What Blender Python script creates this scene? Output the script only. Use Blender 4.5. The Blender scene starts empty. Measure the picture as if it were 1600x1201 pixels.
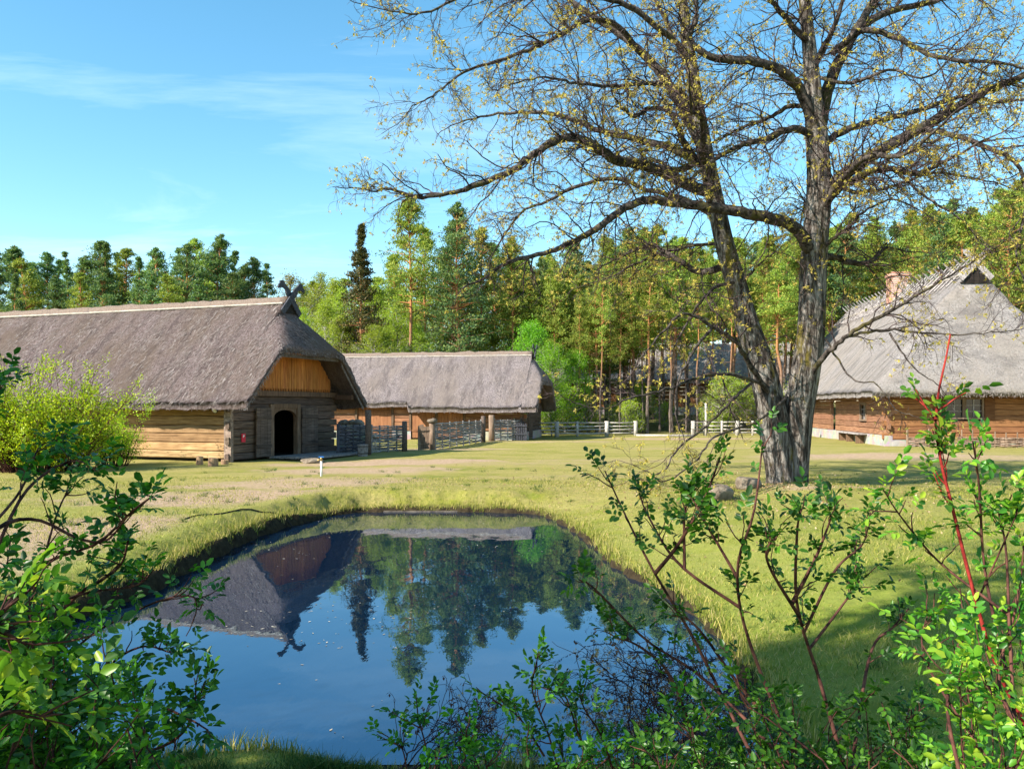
import bpy, math, random
import numpy as np
from mathutils import Vector
random.seed(7); rng = np.random.default_rng(11)
SC = bpy.context.scene; COL = SC.collection
F = 1300.0; HY = 635.0; CZ = 2.05; WZ = -0.45
def gp(px, py, z=0.0):            # ground point seen at a photo pixel
    Y = F*(CZ-z)/(py-HY); return ((px-800)*Y/F, Y, z)
def dp(px, py, Y):                # point at a known distance
    return ((px-800)*Y/F, Y, CZ-(py-HY)*Y/F)
# ------------------------------------------------------------ object helpers
def tag(o, label=None, cat=None, group=None, kind=None):
    if label: o['label'] = label
    if cat: o['category'] = cat
    if group: o['group'] = group
    if kind: o['kind'] = kind
    return o
def empty(name, loc=(0, 0, 0), rz=0.0):
    o = bpy.data.objects.new(name, None); COL.objects.link(o)
    o.location = loc; o.rotation_euler = (0, 0, rz); o.empty_display_size = .2
    return o
def link(name, me, mat=None, parent=None, smooth=False):
    if mat and not me.materials: me.materials.append(mat)
    o = bpy.data.objects.new(name, me); COL.objects.link(o)
    if parent: o.parent = parent
    if smooth: me.polygons.foreach_set('use_smooth', [True]*len(me.polygons))
    return o
def npmesh(name, V, faces, cols=None):
    """V (N,3); faces: list of (M,k) int arrays"""
    me = bpy.data.meshes.new(name); V = np.asarray(V, np.float32)
    faces = [np.asarray(f, np.int32) for f in faces if len(f)]
    nl = sum(f.size for f in faces); nf = sum(len(f) for f in faces)
    me.vertices.add(len(V)); me.vertices.foreach_set('co', V.ravel())
    me.loops.add(nl); me.loops.foreach_set('vertex_index', np.concatenate([f.ravel() for f in faces]))
    me.polygons.add(nf)
    st = []; s = 0
    for f in faces:
        st.append(s+np.arange(len(f))*f.shape[1]); s += f.size
    me.polygons.foreach_set('loop_start', np.concatenate(st).astype(np.int32))
    me.update(calc_edges=True)
    if cols is not None:
        a = me.attributes.new('col', 'FLOAT_COLOR', 'POINT')
        c = np.ones((len(V), 4), np.float32); c[:, :3] = cols
        a.data.foreach_set('color', c.ravel())
    return me
class MB:
    def __init__(s): s.v = []; s.f = []; s.c = []
    def add(s, vs, fs, col=(1, 1, 1)):
        b = len(s.v); s.v += [tuple(v) for v in vs]; s.f += [tuple(i+b for i in f) for f in fs]; s.c += [col]*len(vs)
    def box(s, x0, x1, y0, y1, z0, z1, col=(1, 1, 1), j=0.0):
        r = lambda: random.uniform(-j, j)
        v = [(x+r(), y+r(), z+r()) for z in (z0, z1) for (x, y) in ((x0, y0), (x1, y0), (x1, y1), (x0, y1))]
        s.add(v, [(3, 2, 1, 0), (4, 5, 6, 7), (0, 1, 5, 4), (1, 2, 6, 5), (2, 3, 7, 6), (3, 0, 4, 7)], col)
    def log(s, x0, x1, y0, y1, z0, z1, col, b=.03, ax='x', n=8):
        """hewn log: bevelled section, slightly wavy, along axis ax"""
        L = (x1-x0) if ax == 'x' else (y1-y0)
        k = max(2, int(L/.8)+1); rings = []
        c0, c1 = (y0, y1) if ax == 'x' else (x0, x1)
        sec = [(c0, z0+b), (c0, z1-b), (c0+b, z1), (c1-b, z1), (c1, z1-b), (c1, z0+b), (c1-b, z0), (c0+b, z0)]
        vs = []
        for i in range(k):
            t = i/(k-1); l = (x0 if ax == 'x' else y0)+L*t; jy = random.uniform(-.012, .012)
            for (c, z) in sec:
                jz = random.uniform(-.006, .006)
                vs.append((l, c+jy, z+jz) if ax == 'x' else (c+jy, l, z+jz))
        fs = []
        for i in range(k-1):
            for q in range(8):
                a = i*8+q; bq = i*8+(q+1) % 8; f = (a, bq, bq+8, a+8)
                fs.append(f if ax != 'x' else f[::-1])
        e0 = tuple(range(8)); e1 = tuple(range((k-1)*8, k*8))
        fs += [e0, e1[::-1]]
        s.add(vs, fs, col)
    def tube(s, pts, rad, n=8, col=(1, 1, 1)):
        pts = [Vector(p) for p in pts]
        if not hasattr(rad, '__len__'): rad = [rad]*len(pts)
        vs = []; fs = []; A = None
        for i, p in enumerate(pts):
            t = (pts[min(i+1, len(pts)-1)]-pts[max(i-1, 0)]).normalized()
            if A is None: A = t.cross(Vector((0, 0, 1)) if abs(t.z) < .9 else Vector((1, 0, 0))).normalized()
            A = (A-t*A.dot(t)).normalized(); B = t.cross(A)
            for q in range(n):
                a = 2*math.pi*q/n; vs.append(p+(A*math.cos(a)+B*math.sin(a))*rad[i])
        for i in range(len(pts)-1):
            for q in range(n):
                a = i*n+q; b = i*n+(q+1) % n; fs.append((a, b, b+n, a+n))
        fs += [tuple(range(n))[::-1], tuple(range((len(pts)-1)*n, len(pts)*n))]
        s.add(vs, fs, col)
    def extrude(s, outline, origin, ux, uy, th, col=(1, 1, 1)):
        ux = Vector(ux); uy = Vector(uy); n = ux.cross(uy).normalized(); o = Vector(origin); k = len(outline)
        a = [o+ux*p+uy*q-n*th/2 for p, q in outline]; b = [v+n*th for v in a]
        fs = [tuple(range(k))[::-1], tuple(range(k, 2*k))]+[(i, (i+1) % k, (i+1) % k+k, i+k) for i in range(k)]
        s.add(a+b, fs, col)
    def build(s, name, mat, parent=None, smooth=False):
        me = bpy.data.meshes.new(name); me.from_pydata(s.v, [], s.f); me.update()
        a = me.attributes.new('col', 'FLOAT_COLOR', 'POINT')
        a.data.foreach_set('color', [x for c in s.c for x in (*c, 1.0)])
        return link(name, me, mat, parent, smooth)
# ------------------------------------------------------------ materials
class G:
    def __init__(s, name):
        s.m = bpy.data.materials.new(name); s.m.use_nodes = True; s.t = s.m.node_tree; s.t.nodes.clear()
        s.out = s.n('ShaderNodeOutputMaterial')
    def n(s, typ, **k):
        n = s.t.nodes.new(typ)
        for a, b in k.items(): setattr(n, a, b)
        return n
    def l(s, a, b): s.t.links.new(a, b)
    def coord(s, scale=(1, 1, 1), kind='Object', rot=(0, 0, 0)):
        tc = s.n('ShaderNodeTexCoord'); mp = s.n('ShaderNodeMapping')
        mp.inputs['Scale'].default_value = scale; mp.inputs['Rotation'].default_value = rot
        s.l(tc.outputs[kind], mp.inputs[0]); return mp.outputs[0]
    def noise(s, vec, scale, detail=4, rough=.6, dist=0):
        n = s.n('ShaderNodeTexNoise'); n.inputs['Scale'].default_value = scale; n.inputs['Detail'].default_value = detail
        n.inputs['Roughness'].default_value = rough; n.inputs['Distortion'].default_value = dist
        s.l(vec, n.inputs['Vector']); return n.outputs['Fac']
    def ramp(s, fac, stops):
        r = s.n('ShaderNodeValToRGB'); e = r.color_ramp.elements
        while len(e) < len(stops): e.new(.5)
        for q, (p, c) in zip(e, stops):
            q.position = p; q.color = (*c, 1) if len(c) == 3 else c
        s.l(fac, r.inputs[0]); return r.outputs[0]
    def mix(s, fac, a, b, mode='MIX'):
        n = s.n('ShaderNodeMix', data_type='RGBA', blend_type=mode)
        for v, i in ((fac, 0), (a, 6), (b, 7)):
            if isinstance(v, (int, float)): n.inputs[i].default_value = v
            elif isinstance(v, tuple): n.inputs[i].default_value = (*v, 1)
            else: s.l(v, n.inputs[i])
        return n.outputs[2]
    def attr(s, name='col', out='Color'):
        return s.n('ShaderNodeAttribute', attribute_name=name).outputs[out]
    def rand(s): return s.n('ShaderNodeObjectInfo').outputs['Random']
    def bsdf(s, col, rough=.85, bump=None, bs=.5, bd=.02, spec=.2, trans=0.0, tcol=None, extra=None):
        p = s.n('ShaderNodeBsdfPrincipled')
        if isinstance(col, tuple): p.inputs['Base Color'].default_value = (*col, 1)
        else: s.l(col, p.inputs['Base Color'])
        p.inputs['Roughness'].default_value = rough; p.inputs['Specular IOR Level'].default_value = spec
        if bump is not None:
            b = s.n('ShaderNodeBump'); b.inputs['Strength'].default_value = bs; b.inputs['Distance'].default_value = bd
            s.l(bump, b.inputs['Height']); s.l(b.outputs[0], p.inputs['Normal'])
        for k, v in (extra or {}).items(): p.inputs[k].default_value = v
        o = p.outputs[0]
        if trans:
            t = s.n('ShaderNodeBsdfTranslucent'); c = tcol if tcol is not None else col
            if isinstance(c, tuple): t.inputs[0].default_value = (*c, 1)
            else: s.l(c, t.inputs[0])
            mx = s.n('ShaderNodeMixShader'); mx.inputs[0].default_value = trans
            s.l(o, mx.inputs[1]); s.l(t.outputs[0], mx.inputs[2]); o = mx.outputs[0]
        s.l(o, s.out.inputs[0]); return s.m
def wood(name, c0, c1, sc=(.6, 9, 9), rough=.8, bd=.02, knots=True):
    g = G(name); v = g.coord(sc); n = g.noise(v, 2.2, 6, .65, .4)
    n2 = g.noise(g.coord((.5, .5, .5)), 1.7, 3)
    col = g.ramp(n, [(.28, tuple(x*.35 for x in c0)), (.42, c0), (.62, c1), (.8, tuple(min(1, x*1.25) for x in c1))])
    col = g.mix(g.ramp(n2, [(.35, (0, 0, 0)), (.7, (.5, .5, .5))]), col, tuple(.75*x for x in c0))
    col = g.mix(1.0, col, g.attr(), 'MULTIPLY')
    return g.bsdf(col, rough, n, .6, bd, .25)
def leafmat(name, cols, trans=.35, rough=.55, tboost=1.3, spec=.3):
    g = G(name); r = g.n('ShaderNodeNewGeometry').outputs['Random Per Island']
    k = len(cols); col = g.ramp(r, [(i/(k-1), c) for i, c in enumerate(cols)])
    hs = g.n('ShaderNodeHueSaturation'); g.l(col, hs.inputs['Color'])
    mr = g.n('ShaderNodeMapRange'); mr.inputs[3].default_value = .8; mr.inputs[4].default_value = 1.2
    g.l(g.rand(), mr.inputs[0]); g.l(mr.outputs[0], hs.inputs['Value'])
    mr2 = g.n('ShaderNodeMapRange'); mr2.inputs[3].default_value = .485; mr2.inputs[4].default_value = .515
    g.l(g.rand(), mr2.inputs[0]); g.l(mr2.outputs[0], hs.inputs['Hue'])
    t = g.mix(1.0, hs.outputs[0], (tboost, tboost*1.05, tboost*.6), 'MULTIPLY')
    return g.bsdf(hs.outputs[0], rough, spec=spec, trans=trans, tcol=t)
def bark(name, c0, c1, sc=(7, 7, 1.2), bd=.05, scale=2.0, moss=None, top=None):
    g = G(name); v = g.coord(sc); n = g.noise(v, scale, 7, .7, .5)
    col = g.ramp(n, [(.38, tuple(.2*x for x in c0)), (.48, c0), (.60, c1)])
    if moss:
        m = g.noise(g.coord((1, 1, .45)), 1.9, 5, .7)
        col = g.mix(g.ramp(m, [(.54, (0, 0, 0)), (.63, (.85, .85, .85))]), col, moss)
    if top:   # colour changes up the stem (pine): (z0, z1, colour)
        s = g.n('ShaderNodeSeparateXYZ'); g.l(g.coord(), s.inputs[0])
        mr = g.n('ShaderNodeMapRange'); mr.inputs[1].default_value = top[0]; mr.inputs[2].default_value = top[1]
        g.l(s.outputs[2], mr.inputs[0])
        col = g.mix(mr.outputs[0], col, g.mix(n, tuple(.5*x for x in top[2]), top[2]))
    return g.bsdf(col, .9, n, .9, bd, .15)
M = {}
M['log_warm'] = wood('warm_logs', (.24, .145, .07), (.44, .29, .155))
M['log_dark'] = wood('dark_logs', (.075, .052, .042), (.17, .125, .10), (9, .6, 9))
M['log_red'] = wood('red_brown_logs', (.22, .10, .055), (.38, .20, .11))
M['log_house'] = wood('house_logs', (.21, .09, .038), (.36, .175, .075), (9, .6, 9))
M['log_house_l'] = wood('house_logs_long', (.22, .105, .06), (.36, .20, .125))
M['board_v'] = wood('orange_boards', (.38, .14, .035), (.60, .26, .07), (9, 9, .6))
M['board_door'] = wood('door_boards', (.25, .105, .05), (.39, .18, .08), (9, 9, .6))
M['grey_wood'] = wood('grey_wood', (.17, .15, .145), (.33, .30, .29), (4, 4, 4))
M['blue_wood'] = wood('dark_blue_wood', (.04, .042, .055), (.085, .085, .10), (4, 4, 4))  # dark bluish wood; on the near-black wattle panel it stands in for shade
M['frame_wood'] = wood('frame_wood', (.15, .10, .07), (.29, .205, .145), (7, 7, .8))
M['wattle'] = wood('wattle_rods', (.16, .15, .15), (.36, .34, .33), (4, 4, 4))
M['pole'] = wood('pale_pole', (.33, .29, .25), (.50, .45, .39), (3, 3, 3))
M['rail'] = wood('fence_rail_wood', (.34, .31, .27), (.58, .54, .48), (1.5, 4, 8))
M['stump'] = wood('stump_wood', (.22, .13, .08), (.40, .26, .15), (6, 6, 1))
def thatch(name, c0, c1, c2):
    g = G(name)
    a = g.noise(g.coord((3.2, 1.5, 1.5)), 6, 7, .85)
    b = g.noise(g.coord((1, .5, .5)), .55, 4, .6)
    c = g.noise(g.coord((1.6, .35, .35), rot=(0, 0, .3)), 1.6, 4, .6)
    col = g.ramp(a, [(.34, tuple(.15*x for x in c0)), (.45, c0), (.56, c1), (.70, tuple(1.45*x for x in c1))])
    col = g.mix(g.ramp(b, [(.40, (0, 0, 0)), (.60, (.75, .75, .75))]), col, c2)
    col = g.mix(g.ramp(c, [(.48, (0, 0, 0)), (.66, (.65, .65, .65))]), col, tuple(.55*x for x in c0))
    return g.bsdf(col, .95, a, 1.0, .16, .1)
M['thatch'] = thatch('old_reed_thatch', (.145, .105, .10), (.265, .208, .205), (.15, .11, .085))
M['thatch2'] = thatch('grey_reed_thatch', (.21, .172, .172), (.35, .30, .295), (.24, .195, .17))
M['thatch3'] = thatch('pale_reed_thatch', (.27, .245, .24), (.42, .385, .37), (.33, .29, .26))
g = G('straw'); M['straw'] = g.bsdf(g.mix(g.n('ShaderNodeNewGeometry').outputs['Random Per Island'], (.12, .10, .095), (.36, .31, .29)), .9, spec=.1)
g = G('ridge_straw'); n_ = g.noise(g.coord((8, 3, 3)), 5, 5, .7); M['ridge'] = g.bsdf(g.ramp(n_, [(.3, (.12, .085, .068)), (.6, (.27, .205, .165))]), .95, n_, 1, .06)
g = G('field_stone'); v_ = g.coord(); vo = g.n('ShaderNodeTexVoronoi', feature='DISTANCE_TO_EDGE'); vo.inputs['Scale'].default_value = 3.2; g.l(v_, vo.inputs[0])
vc = g.n('ShaderNodeTexVoronoi'); vc.inputs['Scale'].default_value = 3.2; g.l(v_, vc.inputs[0])
c_ = g.mix(g.noise(v_, 9), g.mix(.25, (.27, .235, .21), vc.outputs['Color']), (.35, .32, .30))
c_ = g.mix(g.ramp(vo.outputs[0], [(0, (1, 1, 1)), (.06, (0, 0, 0))]), c_, (.33, .31, .29))
M['stonewall'] = g.bsdf(c_, .9, vo.outputs[0], .6, .05)
g = G('boulder'); n_ = g.noise(g.coord(), 5, 8, .7); M['boulder'] = g.bsdf(g.ramp(n_, [(.3, (.07, .05, .035)), (.5, (.17, .135, .10)), (.75, (.28, .24, .19))]), .9, n_, .8, .05)
g = G('brick'); bt = g.n('ShaderNodeTexBrick'); bt.inputs['Scale'].default_value = 4.0
bt.inputs['Color1'].default_value = (.50, .20, .13, 1); bt.inputs['Color2'].default_value = (.38, .15, .10, 1); bt.inputs['Mortar'].default_value = (.45, .38, .33, 1)
bt.inputs['Mortar Size'].default_value = .03; g.l(g.coord(rot=(math.pi/2, 0, 0)), bt.inputs[0]); M['brick'] = g.bsdf(bt.outputs[0], .9, g.noise(g.coord(), 12), .4)
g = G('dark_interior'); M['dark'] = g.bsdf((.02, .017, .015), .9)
g = G('window_glass'); M['glass'] = g.bsdf((.015, .02, .025), .05, spec=.6)
g = G('white_paint'); M['white'] = g.bsdf((.72, .72, .70), .5)
g = G('blue_plastic'); M['blue'] = g.bsdf((.03, .16, .50), .4)
g = G('brass'); M['brass'] = g.bsdf((.45, .30, .12), .4, extra={'Metallic': .8})
g = G('red_sign'); M['sign'] = g.bsdf((.60, .03, .06), .4)
g = G('black_cord'); M['cord'] = g.bsdf((.03, .022, .02), .8)
M['pine'] = leafmat('pine_needles', [(.09, .16, .025), (.21, .29, .045), (.37, .41, .06), (.15, .225, .04)], .38, .6)
M['pine_dark'] = leafmat('dark_pine_needles', [(.03, .09, .045), (.09, .17, .055), (.20, .27, .06), (.065, .135, .055)], .3, .6)
M['spruce'] = leafmat('spruce_needles', [(.02, .035, .012), (.05, .06, .015), (.13, .09, .02), (.03, .05, .015)], .15, .6)
M['birch'] = leafmat('birch_leaves', [(.20, .27, .025), (.31, .38, .03), (.25, .34, .04), (.38, .42, .06)], .45, .5)
M['maple'] = leafmat('fresh_green_leaves', [(.07, .19, .012), (.17, .34, .018), (.24, .42, .02), (.12, .27, .015)], .45, .5)
M['olive'] = leafmat('olive_young_leaves', [(.16, .14, .03), (.26, .23, .04), (.22, .24, .04), (.32, .27, .06)], .4, .5)
M['lime'] = leafmat('lime_leaves', [(.28, .44, .01), (.44, .57, .012), (.16, .34, .02), (.56, .64, .02)], .4, .5)
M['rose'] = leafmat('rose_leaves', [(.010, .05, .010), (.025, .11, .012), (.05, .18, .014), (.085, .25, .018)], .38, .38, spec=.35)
M['rose_lit'] = leafmat('sunlit_rose_leaves', [(.03, .10, .012), (.07, .19, .018), (.14, .28, .022), (.32, .38, .03)], .42, .4, spec=.35)  # lighter copy of the rose leaves, with sunlight put into the colour
M['bud'] = leafmat('unfolding_leaves', [(.29, .22, .045), (.47, .40, .07), (.62, .54, .11), (.36, .25, .09)], .4, .6)
M['seed'] = leafmat('dry_seed_heads', [(.05, .022, .018), (.11, .05, .035), (.17, .09, .05)], .1, .7)
M['oakbark'] = bark('oak_bark', (.085, .068, .058), (.30, .27, .245), (4.2, 4.2, .8), .16, 2.4, moss=(.14, .11, .02))
M['limb'] = bark('limb_bark', (.038, .03, .027), (.10, .083, .073), (4, 4, 4), .03, 2.0, moss=(.07, .06, .02))
M['twig'] = bark('twig_bark', (.045, .03, .03), (.10, .07, .068), (4, 4, 4), .01)
M['pinebark'] = bark('pine_bark', (.10, .078, .066), (.23, .18, .155), (5, 5, 1.2), .04, 2.0, top=(4.5, 9, (.48, .22, .09)))
M['birchbark'] = bark('grey_bark', (.20, .18, .16), (.46, .43, .40), (3, 3, 6), .02)
M['cane'] = bark('rose_cane', (.06, .024, .02), (.12, .05, .036), (6, 6, 6), .004)
M['redcane'] = bark('red_cane', (.20, .018, .016), (.34, .04, .03), (6, 6, 6), .004)
M['deadtwig'] = bark('dead_twig', (.04, .02, .022), (.085, .045, .045), (6, 6, 6), .003)
# ------------------------------------------------------------ camera, sun, sky
cam = bpy.data.cameras.new('camera'); co = bpy.data.objects.new('camera', cam); COL.objects.link(co)
co.location = (0, 0, CZ); co.rotation_euler = (math.pi/2, 0, 0); cam.sensor_width = 36; cam.lens = F/1600*36
cam.shift_y = (HY-600.5)/1600; cam.clip_end = 3000; cam.clip_start = .05; SC.camera = co
SUNV = Vector((-.85, -.52, 0)).normalized(); EL = math.radians(37)
S3 = Vector((SUNV.x*math.cos(EL), SUNV.y*math.cos(EL), math.sin(EL)))
sl = bpy.data.lights.new('sun', 'SUN'); sl.energy = 5.0; sl.angle = math.radians(.5); sl.color = (1, .93, .80)
so = bpy.data.objects.new('sun', sl); COL.objects.link(so); so.rotation_euler = S3.to_track_quat('Z', 'Y').to_euler()
W = bpy.data.worlds.new('World'); SC.world = W; W.use_nodes = True; wt = W.node_tree; wt.nodes.clear()
def wn(t): return wt.nodes.new(t)
wo = wn('ShaderNodeOutputWorld'); bg = wn('ShaderNodeBackground'); sky = wn('ShaderNodeTexSky'); sky.sky_type = 'NISHITA'
sky.sun_disc = False; sky.sun_elevation = EL; sky.sun_rotation = math.atan2(SUNV.x, SUNV.y); sky.air_density = 1.0; sky.dust_density = .3; sky.ozone_density = 1.6
bg.inputs[1].default_value = .112
hs = wn('ShaderNodeHueSaturation'); hs.inputs['Saturation'].default_value = 1.24; hs.inputs['Hue'].default_value = .481; wt.links.new(sky.outputs[0], hs.inputs['Color'])
tc = wn('ShaderNodeTexCoord'); sx = wn('ShaderNodeSeparateXYZ'); wt.links.new(tc.outputs['Generated'], sx.inputs[0])
def mth(op, a, b):
    n = wn('ShaderNodeMath'); n.operation = op
    for i, v in enumerate((a, b)):
        if isinstance(v, (int, float)): n.inputs[i].default_value = v
        else: wt.links.new(v, n.inputs[i])
    return n.outputs[0]
den = mth('ADD', mth('MAXIMUM', sx.outputs[2], 0.0), .12)
cb = wn('ShaderNodeCombineXYZ'); wt.links.new(mth('DIVIDE', sx.outputs[0], den), cb.inputs[0]); wt.links.new(mth('DIVIDE', sx.outputs[1], den), cb.inputs[1])
mp = wn('ShaderNodeMapping'); mp.inputs['Scale'].default_value = (.55, 1.5, 1); mp.inputs['Rotation'].default_value = (0, 0, .35); mp.inputs['Location'].default_value = (3.1, 1.7, 0)
wt.links.new(cb.outputs[0], mp.inputs[0])
nz = wn('ShaderNodeTexNoise'); nz.inputs['Scale'].default_value = 1.0; nz.inputs['Detail'].default_value = 8; nz.inputs['Roughness'].default_value = .62; nz.inputs['Distortion'].default_value = .7
wt.links.new(mp.outputs[0], nz.inputs[0])
rp = wn('ShaderNodeValToRGB'); rp.color_ramp.elements[0].position = .50; rp.color_ramp.elements[0].color = (0, 0, 0, 1); rp.color_ramp.elements[1].position = .80; rp.color_ramp.elements[1].color = (.32, .32, .32, 1)
wt.links.new(nz.outputs[0], rp.inputs[0])
mx = wn('ShaderNodeMix'); mx.data_type = 'RGBA'; wt.links.new(rp.outputs[0], mx.inputs[0]); wt.links.new(hs.outputs[0], mx.inputs[6]); mx.inputs[7].default_value = (6.2, 7.2, 7.6, 1)
wt.links.new(mx.outputs[2], bg.inputs[0]); wt.links.new(bg.outputs[0], wo.inputs[0])
SC.view_settings.view_transform = 'Standard'; SC.view_settings.look = 'None'; SC.view_settings.exposure = 1.3; SC.view_settings.gamma = 1
SC.cycles.max_bounces = 6; SC.cycles.diffuse_bounces = 3; SC.cycles.glossy_bounces = 3; SC.cycles.transmission_bounces = 4
# ------------------------------------------------------------ vegetation helpers
def nrm(v): return v/np.maximum(np.linalg.norm(v, axis=-1, keepdims=True), 1e-9)
def rdir(n): return nrm(rng.normal(size=(n, 3)))
def tubes(P, R, S):
    B, K, _ = P.shape
    T = nrm(np.gradient(P, axis=1)); ref = np.where(np.abs(T[:, :1, 2:3]) < .9, np.array([0, 0, 1.]), np.array([1., 0, 0]))
    A = nrm(np.cross(T, ref)); Bv = np.cross(T, A); a = np.arange(S)*2*np.pi/S
    V = P[:, :, None]+R[:, :, None, None]*(A[:, :, None]*np.cos(a)[:, None]+Bv[:, :, None]*np.sin(a)[:, None])
    idx = np.arange(B*K*S).reshape(B, K, S); i0 = idx[:, :-1]; i1 = idx[:, 1:]
    Fq = np.stack([i0, np.roll(i0, -1, 2), np.roll(i1, -1, 2), i1], -1).reshape(-1, 4)
    return V.reshape(-1, 3), Fq
class VB:   # collector for big meshes
    def __init__(s): s.V = []; s.F = {3: [], 4: [], 6: []}; s.n = 0
    def add(s, V, Fc):
        s.V.append(V); s.F[Fc.shape[1]].append(Fc+s.n); s.n += len(V)
    def tubes(s, P, R, S=4):
        if len(P): s.add(*tubes(P, R, S))
    def mesh(s, name): return npmesh(name, np.concatenate(s.V), [np.concatenate(f) for f in s.F.values() if f])
    def build(s, name, mat, parent=None, smooth=False): return link(name, s.mesh(name), mat, parent, smooth)
def grow(st, d, L, r0, r1, K, wig=.25, up=0.0):
    B = len(st); P = np.zeros((B, K, 3)); P[:, 0] = st; d = nrm(d); seg = (L/(K-1))[:, None]
    for k in range(1, K):
        d = nrm(d+rng.normal(size=(B, 3))*wig+np.array([0, 0, up])); P[:, k] = P[:, k-1]+d*seg
    t = np.linspace(0, 1, K); R = r0[:, None]*(1-t)+r1[:, None]*t if hasattr(r0, '__len__') else np.tile(r0*(1-t)+r1*t, (B, 1))
    return P, R
def spawn(P, n, t0=.15, t1=1.0, a0=.6, a1=1.2):
    """n children on every polyline: start, direction, parent index, t"""
    B, K, _ = P.shape; pi = np.repeat(np.arange(B), n); t = rng.uniform(t0, t1, B*n)*(K-1)
    k = np.minimum(t.astype(int), K-2); f = (t-k)[:, None]
    st = P[pi, k]*(1-f)+P[pi, k+1]*f; T = nrm(P[pi, k+1]-P[pi, k]); S = nrm(np.cross(T, rdir(B*n)))
    a = rng.uniform(a0, a1, B*n)[:, None]
    return st, T*np.cos(a)+S*np.sin(a), pi, t/(K-1)
def cards(C, D, L, Wd, droop=0.0):
    """pointed diamond leaves from C along D"""
    n = len(C); D = nrm(D+np.array([0, 0, -droop])); S = nrm(np.cross(D, rdir(n)))*(Wd[:, None] if hasattr(Wd, '__len__') else Wd)
    L = L[:, None] if hasattr(L, '__len__') else L
    V = np.stack([C, C+D*L*.5+S*.5, C+D*L, C+D*L*.5-S*.5], 1).reshape(-1, 3)
    return V, np.arange(n*4).reshape(-1, 4)
def leaflets(C, D, N, L, Wd):
    """folded oval leaflets: 7 verts, 4 faces"""
    n = len(C); D = nrm(D); S = nrm(np.cross(D, N)); N = np.cross(S, D); L = L[:, None]; Wd = Wd[:, None]
    def q(a, b, c): return C+D*L*a+S*Wd*b+N*L*c
    V = np.stack([q(0, 0, 0), q(.35, .5, .10), q(.78, .36, .06), q(1, 0, -.10), q(.78, -.36, .06), q(.35, -.5, .10), q(.5, 0, -.03)], 1).reshape(-1, 3)
    b = (np.arange(n)*7)[:, None]
    Fq = np.concatenate([b+np.array([[0, 1, 2, 6]]), b+np.array([[6, 2, 3, 3]]), b+np.array([[0, 6, 4, 5]])])
    q1 = np.concatenate([b+np.array([[0, 6, 2, 1]]), b+np.array([[0, 5, 4, 6]])]); t1 = np.concatenate([b+np.array([[6, 3, 2]]), b+np.array([[6, 4, 3]])])
    return V, q1, t1
def compound(vb, st, d, size, nl=5, droop=.15):
    """rose leaf: rachis with paired leaflets and an end one"""
    n = len(st); d = nrm(d+rng.normal(size=(n, 3))*.25+np.array([0, 0, .1])); up = nrm(np.array([0, 0, 1.])+rng.normal(size=(n, 3))*.45)
    S = nrm(np.cross(d, up)); N = np.cross(S, d)
    for (t, side) in ([(.45, 1), (.45, -1), (.75, 1), (.75, -1), (1, 0)] if nl == 5 else [(.5, 1), (.5, -1), (1, 0)]):
        C = st+d*(size*t)[:, None]*1.0; D = d*(.55 if side else 1)+S*side*.85+N*(-droop)+rng.normal(size=(n, 3))*.12
        L = size*rng.uniform(.42, .62, n)*(1.15 if side == 0 else 1)
        V, q1, t1 = leaflets(C, D, N+rng.normal(size=(n, 3))*.2, L, L*.54)
        vb.V.append(V); vb.F[4].append(q1+vb.n); vb.F[3].append(t1+vb.n); vb.n += len(V)
def crs(pts, m=6):
    P = np.array(pts, float); out = []
    Q = np.vstack([2*P[0]-P[1], P, 2*P[-1]-P[-2]])
    for i in range(len(P)-1):
        a, b, c, d = Q[i:i+4]
        for t in np.arange(m)/m: out.append(.5*((2*b)+(-a+c)*t+(2*a-5*b+4*c-d)*t*t+(-a+3*b-3*c+d)*t**3))
    out.append(P[-1]); return np.array(out)
def resamp(P, K):
    i = np.linspace(0, len(P)-1, K); k = np.minimum(i.astype(int), len(P)-2); f = (i-k)[:, None]
    return P[k]*(1-f)+P[k+1]*f
def copy_tree(o, parent=None):
    c = o.copy(); COL.objects.link(c); c.parent = parent
    for ch in [x for x in bpy.data.objects if x.parent == o]: copy_tree(ch, c)
    return c
# ------------------------------------------------------------ terrain and pond
pond_px = [(565,800),(640,799),(730,800),(830,803),(878,820),(922,850),(950,880),(1000,908),(1060,942),(1110,990),(1150,1040),(1190,1100),(1225,1150),(1240,1194),
           (1100,1199),(900,1199),(700,1199),(560,1200),(525,1192),(480,1178),(420,1168),(360,1176),(300,1186),(150,1190),(0,1188),(-110,1170),(-160,1120),(-130,1060),
           (-40,1015),(60,985),(150,955),(232,925),(300,888),(360,858),(420,832),(480,815),(525,805)]
POND = np.array([gp(x, y, WZ)[:2] for x, y in pond_px])
POND = crs(np.vstack([POND, POND[:1]]), 4)
def sdf(x, y):
    """signed distance to the pond outline, negative inside"""
    p = np.stack([x, y], -1); d = np.full(x.shape, 1e9); ins = np.zeros(x.shape, bool)
    for a, b in zip(POND[:-1], POND[1:]):
        e = b-a; w = p-a; t = np.clip((w@e)/(e@e+1e-12), 0, 1); d = np.minimum(d, np.linalg.norm(w-t[..., None]*e, axis=-1))
        c = ((a[1] > p[..., 1]) != (b[1] > p[..., 1])) & (p[..., 0] < (b[0]-a[0])*(p[..., 1]-a[1])/(b[1]-a[1]+1e-12)+a[0])
        ins ^= c
    return np.where(ins, -d, d)
def sm(t): t = np.clip(t, 0, 1); return t*t*(3-2*t)
def wob(x, y, s, ph=0.0):
    return np.sin(x*s+1.3*np.sin(y*s*.7+ph))*np.cos(y*s*1.1+1.7*np.sin(x*s*.6+ph*2))
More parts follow.
